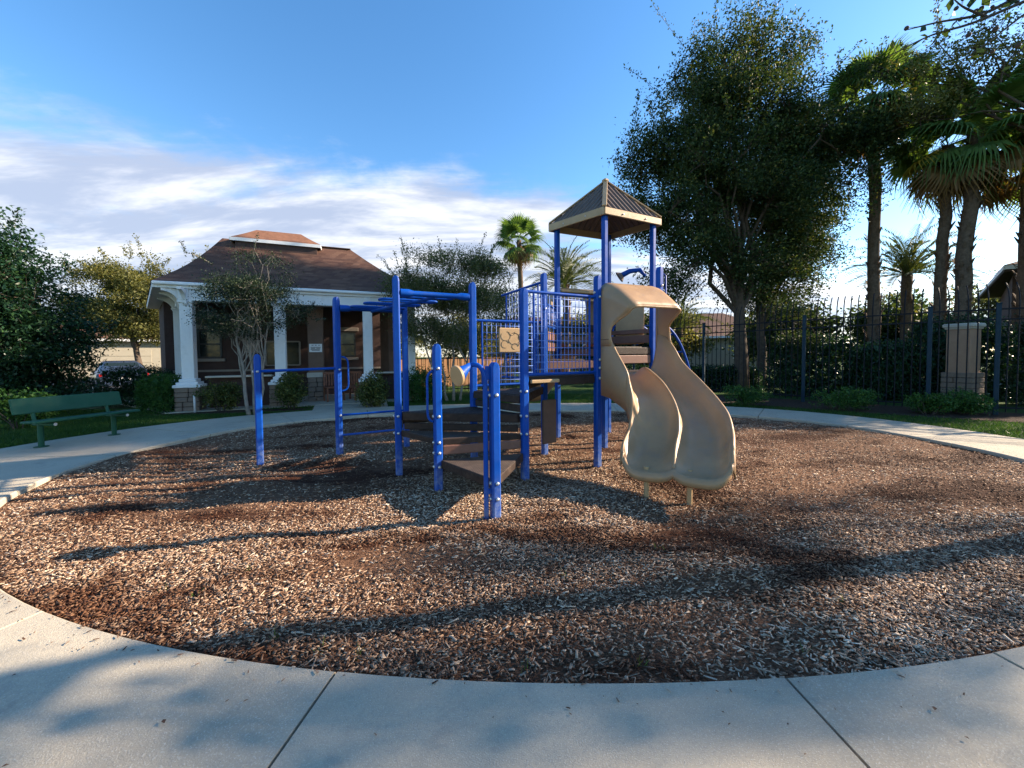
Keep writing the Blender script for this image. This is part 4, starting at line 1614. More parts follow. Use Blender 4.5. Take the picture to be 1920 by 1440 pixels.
def column(s, back=0.0, lat=None, full=True):
    b = pv(s, back, 0, lat)
    h0, h1 = 0.66, 3.08
    mb = MB()
    mb.box(b + [0, 0, (h0 + 0.24 + h1 - 0.06) / 2], (0.29, 0.29, h1 - 0.06 - h0 - 0.24), AU, 0.012)
    col = mb.build('column', M_WHITE, pav)
    MB().box(b + [0, 0, h0 + 0.04], (0.62, 0.62, 0.08), AU, 0.012).build('plinth', M_WHITE, col)
    MB().box(b + [0, 0, h0 + 0.115], (0.50, 0.50, 0.07), AU, 0.012).build('plinth', M_WHITE, col)
    MB().box(b + [0, 0, h0 + 0.195], (0.40, 0.40, 0.09), AU, 0.02).build('plinth', M_WHITE, col)
    MB().box(b + [0, 0, h1 - 0.03], (0.36, 0.36, 0.06), AU, 0.01).build('capital', M_WHITE, col)
    MB().box(b + [0, 0, h0 / 2 - 0.03], (0.46, 0.46, h0 + 0.02), AU).build('core', M_BED, col)
    if full:
        rows = 5
        for r_ in range(rows):
            z = (r_ + 0.5) * h0 / rows
            for face in range(4):
                fa = AU + face * math.pi / 2
                cut = 0.5 + random.uniform(-0.2, 0.2)
                w = 0.56
                for (lo, hi) in ((0, cut), (cut, 1)):
                    wd = (hi - lo) * w - 0.012
                    x = -w / 2 + (lo + hi) / 2 * w
                    th = 0.055 + random.uniform(-0.012, 0.014)
                    o = stone_block(wd, th, h0 / rows - 0.012).build('stone', M_STONE, col)
                    ca, sa = math.cos(fa), math.sin(fa)
                    y = -0.255 - th * 0.1
                    o.location = (b[0] + x * ca - y * sa, b[1] + x * sa + y * ca, z)
                    o.rotation_euler = (0, 0, fa)
    return col


for s in (0.0, 2.24, 4.73, 6.10):
    column(s)
column(0.0, 2.3, True, True)
column(0.0, 4.6, True, False)
# beam over the columns, soffit, fascia
MB().bar(tuple(pv(-0.16, 0, 3.24)), tuple(pv(6.25, 0, 3.24)), 0.30, 0.32, ch=0.01).build('beam', M_WHITE, pav)
MB().bar(tuple(pv(0.0, 0.15, 3.235, True)), tuple(pv(0.0, 4.9, 3.235, True)), 0.28, 0.31, ch=0.01).build('beam', M_WHITE, pav)
for s in (0.0, 2.24, 4.73, 6.10):
    MB().box(pv(s, -0.17, 3.24), (0.17, 0.06, 0.31), AU, 0.008).build('beam_block', M_WHITE, pav)
E0 = pv(-0.65, 0) + np.array([0.04, -0.22, 0])
E0 = np.array([-9.64, 10.42, 0]) - QO
E1 = E0 + U * 7.6
E3 = E0 + LV * 6.4
E2 = E1 + LV * 6.4
ZF0, ZF1 = 3.40, 3.56
for a, b in ((E0, E1), (E3, E0), (E1, E2), (E2, E3)):
    MB().bar(tuple(a + [0, 0, (ZF0 + ZF1) / 2]), tuple(b + [0, 0, (ZF0 + ZF1) / 2]), 0.04, ZF1 - ZF0, ch=0.006).build('fascia', M_WHITE, pav)
MB().prism([tuple(p[:2]) for p in (E0, E1, E2, E3)], 3.405, 3.43).build('soffit', M_WHITE, pav)
# roof with a slight bell-cast
Cn = (E0 + E1 + E2 + E3) / 4
RL, RR_ = np.array([-10.0, 13.48, 5.40]) - QO, np.array([-6.23, 15.08, 5.40]) - QO
RL[2] = RR_[2] = 5.62


def roof_mesh(c4, rl, rr, z0, zr, flare=0.72):
    mb = MB()
    ridge = [rl, rr, rr, rl]
    for i in range(4):
        a, b = c4[i], c4[(i + 1) % 4]
        ra, rb = ridge[i], ridge[(i + 1) % 4]
        rows = []
        for f in (0.0, 0.15, 0.3, 0.45, 0.6, 0.8, 1.0):
            z = z0 + (zr - z0) * (f - 0.16 * math.sin(math.pi * f) * flare)
            rows.append([(a + (ra - a) * f + (b + (rb - b) * f - a - (ra - a) * f) * t)[:2].tolist() + [z] for t in np.linspace(0, 1, 9)])
        mb.grid(rows)
    return mb


ex = [E0 + (E0 - Cn) * 0.012, E1 + (E1 - Cn) * 0.012, E2 + (E2 - Cn) * 0.012, E3 + (E3 - Cn) * 0.012]
rf = roof_mesh(ex, RL, RR_, ZF1 + 0.01, 5.62, 0.5).build('roof', M_SHINGLE, pav)
# hip and ridge caps
MB().bar(tuple(RL + (RR_ - RL) * 0.6 + [0, 0, 0.008]), tuple(RR_ + [0, 0, 0.008]), 0.2, 0.025).build('ridge_cap', M_SHINGLE, rf)
# cupola
ud2 = (RR_ - RL)[:2]
ud2 = np.append(ud2 / np.linalg.norm(ud2), 0)
nd2 = np.array([-ud2[1], ud2[0], 0])
cc = np.array([-8.42, 14.15, 0]) - QO
hw_, hd_ = 1.38, 0.55
c4 = [cc - ud2 * hw_ - nd2 * hd_, cc + ud2 * hw_ - nd2 * hd_, cc + ud2 * hw_ + nd2 * hd_, cc - ud2 * hw_ + nd2 * hd_]
cup = roof_mesh(c4, cc - ud2 * 0.7, cc + ud2 * 0.7, 5.56, 6.02, 0.2).build('cupola_roof', M_SHINGLE_SUNLIT, rf)
for i in range(4):
    MB().bar(tuple(c4[i] * 0.995 + [0, 0, 5.50]), tuple(c4[(i + 1) % 4] * 0.995 + [0, 0, 5.50]), 0.03, 0.11 + i * 0.002).build('cupola_fascia', M_WHITE, rf)
b4 = [cc + (p - cc) * 0.9 for p in c4]
MB().prism([tuple(p[:2]) for p in b4], 4.6, 5.48).build('cupola_wall', M_STUCCO, rf)


def bracket(p, d):
    """curved corbel under the soffit, from p outward along d"""
    pts = [(0, 0.34), (0.42, 0.34), (0.42, 0.27)]
    for k in range(8):
        a = math.pi / 2 * k / 7
        pts.append((0.42 - 0.36 * math.sin(a), 0.27 - 0.34 * (1 - math.cos(a))))
    pts += [(0.0, -0.14)]
    d = np.array(d, float)
    d /= np.linalg.norm(d)
    n = np.array([-d[1], d[0], 0])
    V = []
    for s in (-0.045, 0.045):
        for (t, z) in pts:
            V.append(tuple(np.array(p) + d * t + n * s + np.array([0, 0, z])))
    k = len(pts)
    F = [tuple(range(k)), tuple(range(2 * k - 1, k - 1, -1))] + [(i, k + i, k + (i + 1) % k, (i + 1) % k) for i in range(k)]
    return MB().add(V, F).build('bracket', M_WHITE, pav)


bracket(pv(-0.13, 0.0, 3.06), (-0.714, -0.70, 0))
bracket(pv(-0.13, 0.9, 3.06, True), (-0.714, -0.70, 0))
bracket(pv(-0.13, 2.3, 3.06, True), (-0.714, -0.70, 0))
bracket(pv(0.0, -0.14, 3.06), (0.39, -0.92, 0))
# walls of the enclosed room
W0 = np.array([-11.75, 13.05, 0]) - QO
W1 = W0 + U * 7.1
W2 = W1 + NB * 3.0
W3 = W0 + LV * 3.2
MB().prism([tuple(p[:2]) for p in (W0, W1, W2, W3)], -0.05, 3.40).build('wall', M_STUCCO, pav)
for a, b in ((W0, W1),):
    MB().bar(tuple(a - NB * 0.03 + [0, 0, 1.02]), tuple(b - NB * 0.03 + [0, 0, 1.02]), 0.05, 0.07).build('wall_band', M_FRAMEG, pav)


def wwin(s0, s1, z0, z1, frame=M_DARKFRAME, lint=True, mid=True):
    a, b = W0 + U * s0, W0 + U * s1
    o = -NB
    wn = MB()
    for (p, q_) in (((s0, z0), (s0, z1)), ((s1, z0), (s1, z1))):
        x = W0 + U * p[0] + o * 0.03
        wn.bar(tuple(x + [0, 0, z0]), tuple(x + [0, 0, z1]), 0.05, 0.06, upv=tuple(U))
    for z in ([z0, z1] + ([(z0 + z1) / 2] if mid else [])):
        wn.bar(tuple(a + o * 0.028 + [0, 0, z]), tuple(b + o * 0.028 + [0, 0, z]), 0.056, 0.05)
    w = wn.build('window', frame, pav)
    zs = [(z0, (z0 + z1) / 2), ((z0 + z1) / 2, z1)] if mid else [(z0, z1)]
    for (u0, u1) in zs:
        MB().bar(tuple(a + o * 0.008 + [0, 0, (u0 + u1) / 2]), tuple(b + o * 0.008 + [0, 0, (u0 + u1) / 2]), 0.012, u1 - u0).build('pane', M_GLASS, w)
    if lint:
        MB().bar(tuple(a - U * 0.14 + o * 0.04 + [0, 0, z1 + 0.13]), tuple(b + U * 0.14 + o * 0.04 + [0, 0, z1 + 0.13]), 0.08, 0.15, ch=0.01).build('lintel', M_FRAMEG, w)
        MB().bar(tuple(a - U * 0.12 + o * 0.05 + [0, 0, z0 - 0.10]), tuple(b + U * 0.12 + o * 0.05 + [0, 0, z0 - 0.10]), 0.10, 0.11, ch=0.01).build('sill', M_FRAMEG, w)


wwin(0.93, 1.57, 1.50, 2.42)
wwin(5.32, 5.96, 1.50, 2.42)
wwin(2.92, 3.42, 1.18, 2.06, M_FRAMEG, False, False)
wwin(3.50, 4.02, 1.18, 2.06, M_FRAMEG, False, False)
# pale notice board on the wall, pillar with a lettered sign
a = W0 + U * 2.25 - NB * 0.03
MB().bar(tuple(a + [0, 0, 1.88]), tuple(a + U * 0.5 + [0, 0, 1.88]), 0.03, 0.46, ch=0.006).build('notice_board', M_FRAMEG, pav)
pc = np.array([-6.58, 12.95, 0]) - QO
pil = MB().box(pc + [0, 0, 2.0], (0.46, 0.40, 2.4), AU, 0.01).build('pillar', M_STUCCO_SHADED, pav)
MB().box(pc + [0, 0, 0.88], (0.56, 0.5, 0.16), AU, 0.015).build('pillar_cap', M_CHALK, pil)
MB().box(pc + [0, 0, 0.39], (0.42, 0.36, 0.82), AU).build('pillar_core', M_BED, pil)
for r_ in range(5):
    cut = random.uniform(0.35, 0.65)
    for lo, hi in ((0, cut), (cut, 1)):
        o = stone_block((hi - lo) * 0.52 - 0.012, 0.07, 0.148).build('stone', M_STONE, pil)
        xx = -0.26 + (lo + hi) / 2 * 0.52
        p = pc + U * xx - NB * 0.215
        o.location = (p[0], p[1], 0.08 + 0.16 * r_)
        o.rotation_euler = (0, 0, AU)
sg = MB().bar(tuple(pc - U * 0.19 - NB * 0.212 + [0, 0, 1.775]), tuple(pc + U * 0.19 - NB * 0.212 + [0, 0, 1.775]), 0.015, 0.27).build('sign', M_WHITE, pil)
for z, spans in ((1.865, ((-0.12, -0.06), (-0.02, 0.03), (0.08, 0.12))), (1.80, ((-0.15, 0.15),)), (1.765, ((-0.14, -0.01), (0.02, 0.14))), (1.73, ((-0.15, 0.13),)), (1.695, ((-0.12, 0.12),))):
    for x0, x1 in spans:
        MB().bar(tuple(pc + U * x0 - NB * 0.2215 + [0, 0, z]), tuple(pc + U * x1 - NB * 0.2215 + [0, 0, z]), 0.004, 0.018).build('sign_line', M_BLACK, sg)
# short lit wing wall on the right
wc = np.array([-4.72, 14.75, 0]) - QO
MB().box(wc + [0, 0, 1.7], (0.32, 0.9, 3.4), AU + 0.25).build('wing_wall', M_STUCCO_SHADED, pav)
# bar ledges behind the columns
for s0, s1 in ((0.35, 2.0), (4.95, 6.4)):
    MB().bar(tuple(pv(s0, 0.12, 0.93)), tuple(pv(s1, 0.12, 0.93)), 0.32, 0.05, ch=0.01).build('ledge', M_CHALK, pav)
    MB().bar(tuple(pv(s0, 0.32, 0.44)), tuple(pv(s1, 0.32, 0.44)), 0.10, 0.92).build('ledge_wall', M_STUCCO, pav)
MB().prism([tuple(p[:2]) for p in (pv(-0.45, -0.40), pv(6.6, -0.40), pv(6.6, 4.2), pv(-3.6, 4.2))], -0.1, 0.012).build('porch_floor', M_CONC, pav)

gt = MB().bar(tuple(E0 + [0.03, -0.07, 3.52]), tuple(E1 + [0.03, -0.07, 3.52]), 0.09, 0.085, ch=0.02).build('gutter', M_WHITE, pav)
MB().tube([tuple(W0 + U * 2.02 - NB * 0.08 + [0, 0, 2.30]), tuple(W0 + U * 2.02 - NB * 0.08 + [0, 0, 2.52])], [0.07, 0.05], 10).build('wall_lamp', M_DARKFRAME, pav)
MB().tube([tuple(W0 + U * 4.75 - NB * 0.08 + [0, 0, 2.30]), tuple(W0 + U * 4.75 - NB * 0.08 + [0, 0, 2.52])], [0.07, 0.05], 10).build('wall_lamp', M_DARKFRAME, pav)

# downpipe stub by the corner column
dp = MB().tube([(0, 0, -0.02), (0.0, 0, 0.40), (-0.02, 0.02, 0.46)], 0.028, 10).build('drain_pipe', M_WHITE, None, True)
dp.location = (-8.72, 10.52, 0)
tag(dp, 'short white pipe standing beside the stone column base', 'pipe')


def chair(loc, rz, label):
    o = thing('porch_chair', label, 'chair', loc, 'wooden chairs under the pavilion')
    o.rotation_euler = (0, 0, rz)
    for sx in (-0.2, 0.2):
        MB().box((sx, -0.2, 0.22), (0.045, 0.045, 0.44)).build('leg', M_CHAIR, o)
        MB().box((sx, 0.2, 0.48), (0.045, 0.045, 0.96)).build('leg', M_CHAIR, o)
    MB().box((0, 0, 0.45), (0.46, 0.46, 0.04), 0, 0.01).build('seat', M_CHAIR, o)
    for k in range(4):
        MB().box((-0.13 + 0.087 * k, 0.205, 0.70), (0.05, 0.02, 0.40)).build('back_slat', M_CHAIR, o)
    MB().box((0, 0.205, 0.925), (0.40, 0.028, 0.07), 0, 0.008).build('top_rail', M_CHAIR, o)


chair((-5.98, 12.75, 0.012), AU + 0.3, 'red-brown wooden chair beside the lettered pillar')
chair((-5.45, 13.1, 0.012), AU - 0.5, 'red-brown wooden chair farther from the lettered pillar, behind a round bush')
chair((-8.0, 11.9, 0.012), AU + 2.9, 'red-brown wooden chair behind the ledge near the corner column')

# ------------------------------------------------------------------ iron fence on the right
FP = [(0.0, 24.2), (1.8, 21.7), (3.55, 19.2), (5.3, 16.7), (7.08, 14.2), (8.84, 11.65), (10.45, 9.63), (11.36, 9.0), (13.1, 7.9), (14.9, 6.8)]
fence = thing('iron_fence', 'tall black iron fence with out-curved picket tops behind the path', 'fence', (7.08, 14.2, 0))
FO = np.array([7.08, 14.2, 0])
FH = 2.58
pk = spline([(0, 0.06), (0, 1.2), (0, 2.45), (0.015, 2.72), (0.07, 2.92), (0.17, 3.08)], 13)
pick_me = mesh_only(MB().tube([(a, 0, z) for a, z in pk], 0.0130, 4), 'picket', M_FENCE)
fpost_me = mesh_only(MB().box((0, 0, FH / 2 - 0.1), (0.085, 0.085, FH + 0.2), 0, 0.01).box((0, 0, FH + 0.015), (0.10, 0.10, 0.03), 0, 0.01), 'fence_post', M_FENCEPOST)
for (x, y) in FP:
    share(fpost_me, 'fence_post', fence, (x - FO[0], y - FO[1], 0), (0, 0, R(-50)))
for i in range(len(FP) - 1):
    a, b = np.array([*FP[i], 0]) - FO, np.array([*FP[i + 1], 0]) - FO
    d = b - a
    L = np.linalg.norm(d)
    back = np.array([-d[1], d[0]]) / L
    ang = math.atan2(back[1], back[0])
    for z in (2.46, 2.22, 0.16):
        MB().bar(tuple(a + [0, 0, z]), tuple(b + [0, 0, z]), 0.03, 0.035).build('fence_rail', M_FENCE, fence)
    n = int(round(L / 0.155))
    for k in range(1, n):
        p = a + d * k / n
        o = share(pick_me, 'picket', fence, (p[0], p[1], 0), (0, 0, ang + random.gauss(0, 0.03)))

# low railing and cedar fence far behind the middle trees
rl = thing('black_railing', 'low black railing in front of the cedar board fence', 'railing', (-3.2, 15.2, 0))
pk2 = mesh_only(MB().box((0, 0, 0.72), (0.02, 0.02, 1.4)), 'baluster', M_FENCE)
for k in range(34):
    share(pk2, 'baluster', rl, (-1.4 + k * 0.14, k * 0.03, 0))
for z in (0.12, 1.36):
    MB().bar((-1.5, -0.02, z), (3.4, 1.03, z), 0.035, 0.04).build('rail', M_FENCE, rl)
cf = thing('board_fence', 'orange cedar board fence lit by low sun, behind the railing', 'fence', (-5.6, 17.2, 0))
bd = mesh_only(MB().box((0, 0, 0.68), (0.135, 0.02, 1.36), 0, 0.004), 'board', M_WOODFENCE)
cdv = np.array([0.88, 0.47])
for k in range(46):
    p = cdv * 0.142 * k
    share(bd, 'board', cf, (p[0], p[1], random.uniform(-0.02, 0.02)), (random.gauss(0, 0.008), random.gauss(0, 0.008), math.atan2(cdv[1], cdv[0])))
for z in (0.3, 1.1):
    MB().bar((0 - 0.02, 0.05, z), (cdv[0] * 6.5 - 0.02, cdv[1] * 6.5 + 0.05, z), 0.04, 0.08).build('fence_rail', M_WOODFENCE, cf)

# ------------------------------------------------------------------ pillar behind the fence, neighbouring roof
pl = thing('stone_pillar', 'tan stucco pillar with stone base and pale cap behind the fence', 'pillar', (12.9, 11.0, 0))
MB().box((0, 0, 1.48), (0.50, 0.50, 1.36), 0.3, 0.015).build('shaft', M_STUCCO2, pl)
MB().box((0, 0, 2.21), (0.64, 0.64, 0.12), 0.3, 0.03).build('cap', M_CHALK, pl)
MB().box((0, 0, 2.135), (0.57, 0.57, 0.06), 0.3, 0.02).build('cap_mould', M_CHALK, pl)
MB().box((0, 0, 0.40), (0.50, 0.50, 0.90), 0.3).build('core', M_BED, pl)
for r_ in range(6):
    for face in range(4):
        fa = 0.3 + face * math.pi / 2
        cut = random.uniform(0.3, 0.7)
        for lo, hi in ((0, cut), (cut, 1)):
            w = 0.64
            o = stone_block((hi - lo) * w - 0.012, 0.08, 0.135).build('stone', M_STONE, pl)
            x, y = -w / 2 + (lo + hi) / 2 * w, -0.28
            o.location = (x * math.cos(fa) - y * math.sin(fa), x * math.sin(fa) + y * math.cos(fa), 0.07 + 0.148 * r_)
            o.rotation_euler = (0, 0, fa)

nb = thing('clubhouse', 'brown roofed building with white fascia at the right edge', 'building', (22.6, 17.0, 0))
rfc = [np.array(p, float) for p in ((-2.5, -1.2, 0), (5.5, -5.5, 0), (11.0, 3.0, 0), (6.4, 7.0, 0))]
MB().prism([(-1.5, -0.7), (5.2, -4.4), (10.0, 2.6), (6.5, 6.0)], -0.1, 4.6).build('wall', M_STUCCO, nb)
nrf = roof_mesh(rfc, np.array([3.6, 0.9, 0]), np.array([6.2, 0.9, 0]), 4.98, 6.6, 0.3).build('roof', M_SHINGLE, nb)
for i in range(4):
    MB().bar(tuple(rfc[i] + [0, 0, 4.87]), tuple(rfc[(i + 1) % 4] + [0, 0, 4.87]), 0.05, 0.16 + 0.002 * i).build('fascia', M_WHITE, nb)
MB().prism([tuple(p[:2]) for p in rfc], 4.70, 4.76).build('soffit', M_STUCCO, nb)

# ------------------------------------------------------------------ car and houses beyond
def far_house(name, label, loc, rz, w, d, h, wall, roofm, garage=True):
    o = thing(name, label, 'house', loc)
    o.rotation_euler = (0, 0, rz)
    MB().box((0, 0, h / 2 - 0.1), (w, d, h + 0.2)).build('wall', wall, o)
    c = [np.array(p, float) for p in ((-w / 2 - .5, -d / 2 - .5, 0), (w / 2 + .5, -d / 2 - .5, 0), (w / 2 + .5, d / 2 + .5, 0), (-w / 2 - .5, d / 2 + .5, 0))]
    roof_mesh(c, np.array([-w / 4, 0, 0]), np.array([w / 4, 0, 0]), h, h + d * 0.28, 0.1).build('roof', roofm, o)
    for i in range(4):
        MB().bar(tuple(c[i] + [0, 0, h - 0.08]), tuple(c[(i + 1) % 4] + [0, 0, h - 0.08]), 0.05, 0.18 + 0.002 * i).build('fascia', M_WHITE, o)
    if garage:
        for k in range(4):
            MB().box((-w * 0.15, -d / 2 - 0.03, 0.28 + 0.54 * k), (w * 0.42, 0.05, 0.52), 0, 0.01).build('garage_panel', M_HOUSE, o)
    for x in (w * 0.25, w * 0.4):
        f = MB().box((x, -d / 2 - 0.03, 1.6), (0.9, 0.06, 1.3), 0, 0.01).build('window', M_WHITE, o)
        MB().box((x, -d / 2 - 0.065, 1.6), (0.76, 0.02, 1.14)).build('pane', M_GLASS, f)


far_house('garage_house', 'cream house with garage door beyond the parked car', (-33.5, 35.0, 0), R(40), 13, 9, 3.0, M_HOUSE, M_TILE)
far_house('villa', 'low tan house seen through the fence behind the slide', (17.5, 40.0, 0), R(-12), 16, 9, 3.0, M_HOUSE, M_TILE, False)
far_house('bungalow', 'tan house with brown roof behind the board fence', (3.5, 42.0, 0), R(5), 14, 9, 3.0, M_STUCCO2, M_TILE, False)


def car():
    o = thing('parked_car', 'dark blue car parked beyond the clipped hedge, seen from behind', 'car', (-18.3, 17.9, -0.02))
    o.rotation_euler = (0, 0, R(50))          # local +y is forward
    # body sections along the length: (y, half width, z bottom, z shoulder, z top, half width top)
    S = [(-2.2, 0.74, 0.42, 0.72, 0.80, 0.66), (-2.1, 0.84, 0.28, 0.86, 0.96, 0.74), (-1.6, 0.88, 0.22, 0.90, 1.00, 0.78), (-1.0, 0.89, 0.20, 0.90, 1.32, 0.60), (-0.3, 0.89, 0.20, 0.89, 1.40, 0.58), (0.4, 0.89, 0.20, 0.87, 1.32, 0.58), (1.0, 0.88, 0.20, 0.86, 0.94, 0.74), (1.8, 0.86, 0.22, 0.76, 0.82, 0.70), (2.2, 0.74, 0.34, 0.58, 0.64, 0.60)]
    rows = []
    for (y, hw, zb, zs, zt, ht) in S:
        rows.append([(-hw * .92, y, zb), (-hw, y, zb + 0.12), (-hw, y, zs - 0.08), (-hw * .96, y, zs), (-ht, y, zt - 0.05), (-ht * .85, y, zt), (ht * .85, y, zt), (ht, y, zt - 0.05), (hw * .96, y, zs), (hw, y, zs - 0.08), (hw, y, zb + 0.12), (hw * .92, y, zb)])
    mb = MB().grid(rows)
    mb.f.append(tuple(range(12)))
    mb.f.append(tuple(reversed(range(8 * 12, 9 * 12))))
    mb.build('body', M_CARPAINT, o, True, 35)
    MB().add([(-0.62, -1.52, 1.02), (0.62, -1.52, 1.02), (0.50, -1.06, 1.31), (-0.50, -1.06, 1.31)], [(0, 1, 2, 3)]).build('rear_window', M_GLASS, o)
    for sx in (-1, 1):
        MB().add([(sx * 0.865, -1.15, 0.93), (sx * 0.865, 0.75, 0.91), (sx * 0.63, 0.35, 1.27), (sx * 0.63, -0.85, 1.29)], [(0, 1, 2, 3)]).build('side_window', M_GLASS, o)
        MB().box((sx * 0.62, -2.14, 0.78), (0.30, 0.10, 0.14), 0, 0.02).build('tail_light', M_RED, o)
        for y in (-1.4, 1.4):
            w = MB().tube([(sx * 0.70, y, 0.31), (sx * 0.90, y, 0.31)], 0.31, 20).build('wheel', M_TYRE, o, True, 40)
            MB().tube([(sx * 0.895, y, 0.31), (sx * 0.915, y, 0.31)], 0.19, 14).build('rim', M_BOLT, w)
    MB().box((0, -2.21, 0.66), (0.36, 0.02, 0.16), 0, 0.004).build('licence_plate', M_WHITE, o)
    MB().box((0, -2.17, 0.42), (1.5, 0.12, 0.18), 0, 0.03).build('bumper', M_CARPAINT, o)


car()
o = MB().prism([(-40, 20), (-14, 15.5), (-13.5, 22), (-24, 30), (-40, 34)], -0.03, -0.008).build('parking_lot', M_ASPHALT)
tag(o, 'asphalt parking area behind the hedges', kind='structure')
# ------------------------------------------------------------------ planting beds and grass
o = MB().prism([(5.2, 12.0), (7.2, 10.75), (9.2, 9.0), (11.0, 7.7), (14.5, 5.6), (15.6, 6.8), (11.8, 9.4), (9.3, 11.9), (6.6, 14.6)], -0.03, -0.010).build('planting_bed', M_BED)
tag(o, 'dark mulch bed along the foot of the iron fence', kind='structure')
o = MB().prism([(-9.9, 10.0), (-7.9, 10.15), (-6.0, 10.55), (-5.6, 11.2), (-8.6, 10.9)], -0.03, -0.012).build('planting_bed', M_BED)
tag(o, 'dark mulch bed in front of the pavilion columns', kind='structure')


def grass():
    pts = []
    th = RNG.uniform(0.0, math.pi * 1.12, 90000)
    d = RNG.uniform(0.0, 2.4, 90000) ** 1.15
    I = inner(th) + inner_n(th) * (path_w(th) + 0.015 + d)[:, None]
    pts.append(I)
    # wide lawn on the left
    x = RNG.uniform(-14, -4.8, 60000)
    y = RNG.uniform(6.2, 11.2, 60000)
    pts.append(np.column_stack([x, y]))
    P = np.vstack(pts)
    # keep off path, walk, pavilion floor, beds
    rel = P - MC
    th = np.arctan2(rel[:, 1], rel[:, 0])
    ri = np.linalg.norm(inner(th) - MC, axis=1)
    rr = np.linalg.norm(rel, axis=1)
    # outer edge radius by lookup
    oth = np.unwrap(np.arctan2(OUTER[:, 1] - MC[1], OUTER[:, 0] - MC[0]))
    orad = np.linalg.norm(OUTER - MC, axis=1)
    order = np.argsort(np.mod(oth, 2 * math.pi))
    ro = np.interp(np.mod(th, 2 * math.pi), np.mod(oth, 2 * math.pi)[order], orad[order], period=2 * math.pi)
    ok = rr > ro + 0.015
    def inpoly(P, poly):
        c = np.zeros(len(P), bool)
        n = len(poly)
        for i in range(n):
            x0, y0 = poly[i]
            x1, y1 = poly[(i + 1) % n]
            hit = ((y0 > P[:, 1]) != (y1 > P[:, 1])) & (P[:, 0] < (x1 - x0) * (P[:, 1] - y0) / (y1 - y0 + 1e-9) + x0)
            c ^= hit
        return c
    for poly in ([(-5.35, 10.15), (-3.55, 11.0), (-4.35, 13.2), (-6.35, 12.4)],
                 [(5.2, 12.0), (7.2, 10.75), (9.2, 9.0), (11.0, 7.7), (14.5, 5.6), (15.6, 6.8), (11.8, 9.4), (9.3, 11.9), (6.6, 14.6)],
                 [(-9.9, 10.0), (-7.9, 10.15), (-6.0, 10.55), (-5.6, 11.2), (-8.6, 10.9)],
                 [tuple((QO + pv(s, b))[:2]) for s, b in ((-0.5, -0.42), (6.65, -0.42), (6.65, 4), (-3.6, 4))]):
        ok &= ~inpoly(P, poly)
    P = P[ok]
    n = len(P)
    h = RNG.uniform(0.03, 0.075, n)
    w = RNG.uniform(0.004, 0.008, n)
    a = RNG.uniform(0, 2 * math.pi, n)
    ca, sa = np.cos(a), np.sin(a)
    lean = RNG.normal(0, 0.45, (n, 2)) * h[:, None]
    z0 = np.full(n, -0.022)
    b0 = np.column_stack([P[:, 0] - ca * w, P[:, 1] - sa * w, z0])
    b1 = np.column_stack([P[:, 0] + ca * w, P[:, 1] + sa * w, z0])
    tp = np.column_stack([P + lean, z0 + h])
    V = np.stack([b0, b1, tp], 1).reshape(-1, 3)
    F = np.arange(n * 3).reshape(-1, 3)
    rv = np.clip(RNG.beta(2, 2, n) * 0.9 + 0.12 * np.sin(P[:, 0] * 2.1) * np.cos(P[:, 1] * 2.7), 0, 1)
    o = npmesh('grass', V, F, L_GRASS, None, np.repeat(rv, 3))
    tag(o, 'short green lawn grass beside the path', 'grass', kind='stuff')


grass()


def weeds():
    """a few grass shoots coming up through the chips at the near edge"""
    V, F = [], []
    for (x, y) in ((-2.35, 2.52), (-2.05, 2.42), (-1.28, 2.0), (-1.02, 1.93), (-0.8, 1.92), (0.62, 1.86), (0.05, 1.85), (1.5, 1.95), (0.35, 2.6), (1.15, 3.0), (-1.9, 2.7), (2.0, 2.3)):
        for k in range(5):
            a = random.uniform(0, 6.28)
            h = random.uniform(0.03, 0.075)
            dx, dy = random.gauss(0, 0.02), random.gauss(0, 0.02)
            bx, by = x + random.gauss(0, 0.015), y + random.gauss(0, 0.015)
            z = float(mulch_z(np.array(bx), np.array(by)))
            o = len(V)
            V += [(bx - .003 * math.cos(a), by - .003 * math.sin(a), z), (bx + .003 * math.cos(a), by + .003 * math.sin(a), z), (bx + dx, by + dy, z + h)]
            F.append((o, o + 1, o + 2))
    o = npmesh('weed_shoots', np.array(V), np.array(F), L_GRASS, None, np.full(len(V), 0.9))
    tag(o, 'thin grass shoots growing through the mulch by the near path', 'weeds', kind='stuff')


weeds()


def litter():
    n = 130
    th = np.concatenate([RNG.uniform(math.pi * 1.2, math.pi * 1.8, 60), RNG.uniform(0, 2 * math.pi, 70)])
    P = inner(th) + inner_n(th) * (RNG.uniform(0.03, 1.0, n) ** 1.2 * path_w(th))[:, None]
    C = np.column_stack([P, np.full(n, 0.008)])
    d = RNG.normal(0, 1, (n, 3))
    d[:, 2] *= 0.1
    d /= np.linalg.norm(d, axis=1, keepdims=True)
    s = np.cross(d, [0, 0, 1.0])
    L = RNG.uniform(0.010, 0.032, n)[:, None]
    V = np.stack([C - d * L / 2, C + s * L * .28 + [0, 0, .004], C + d * L / 2, C - s * L * .28 + [0, 0, .003]], 1).reshape(-1, 3)
    o = npmesh('leaf_litter', V, np.arange(n * 4).reshape(-1, 4), M_CHIP, None, np.repeat(RNG.uniform(0, 0.35, n), 4))
    tag(o, 'small dark fallen leaves scattered on the concrete', 'leaves', kind='stuff')


litter()

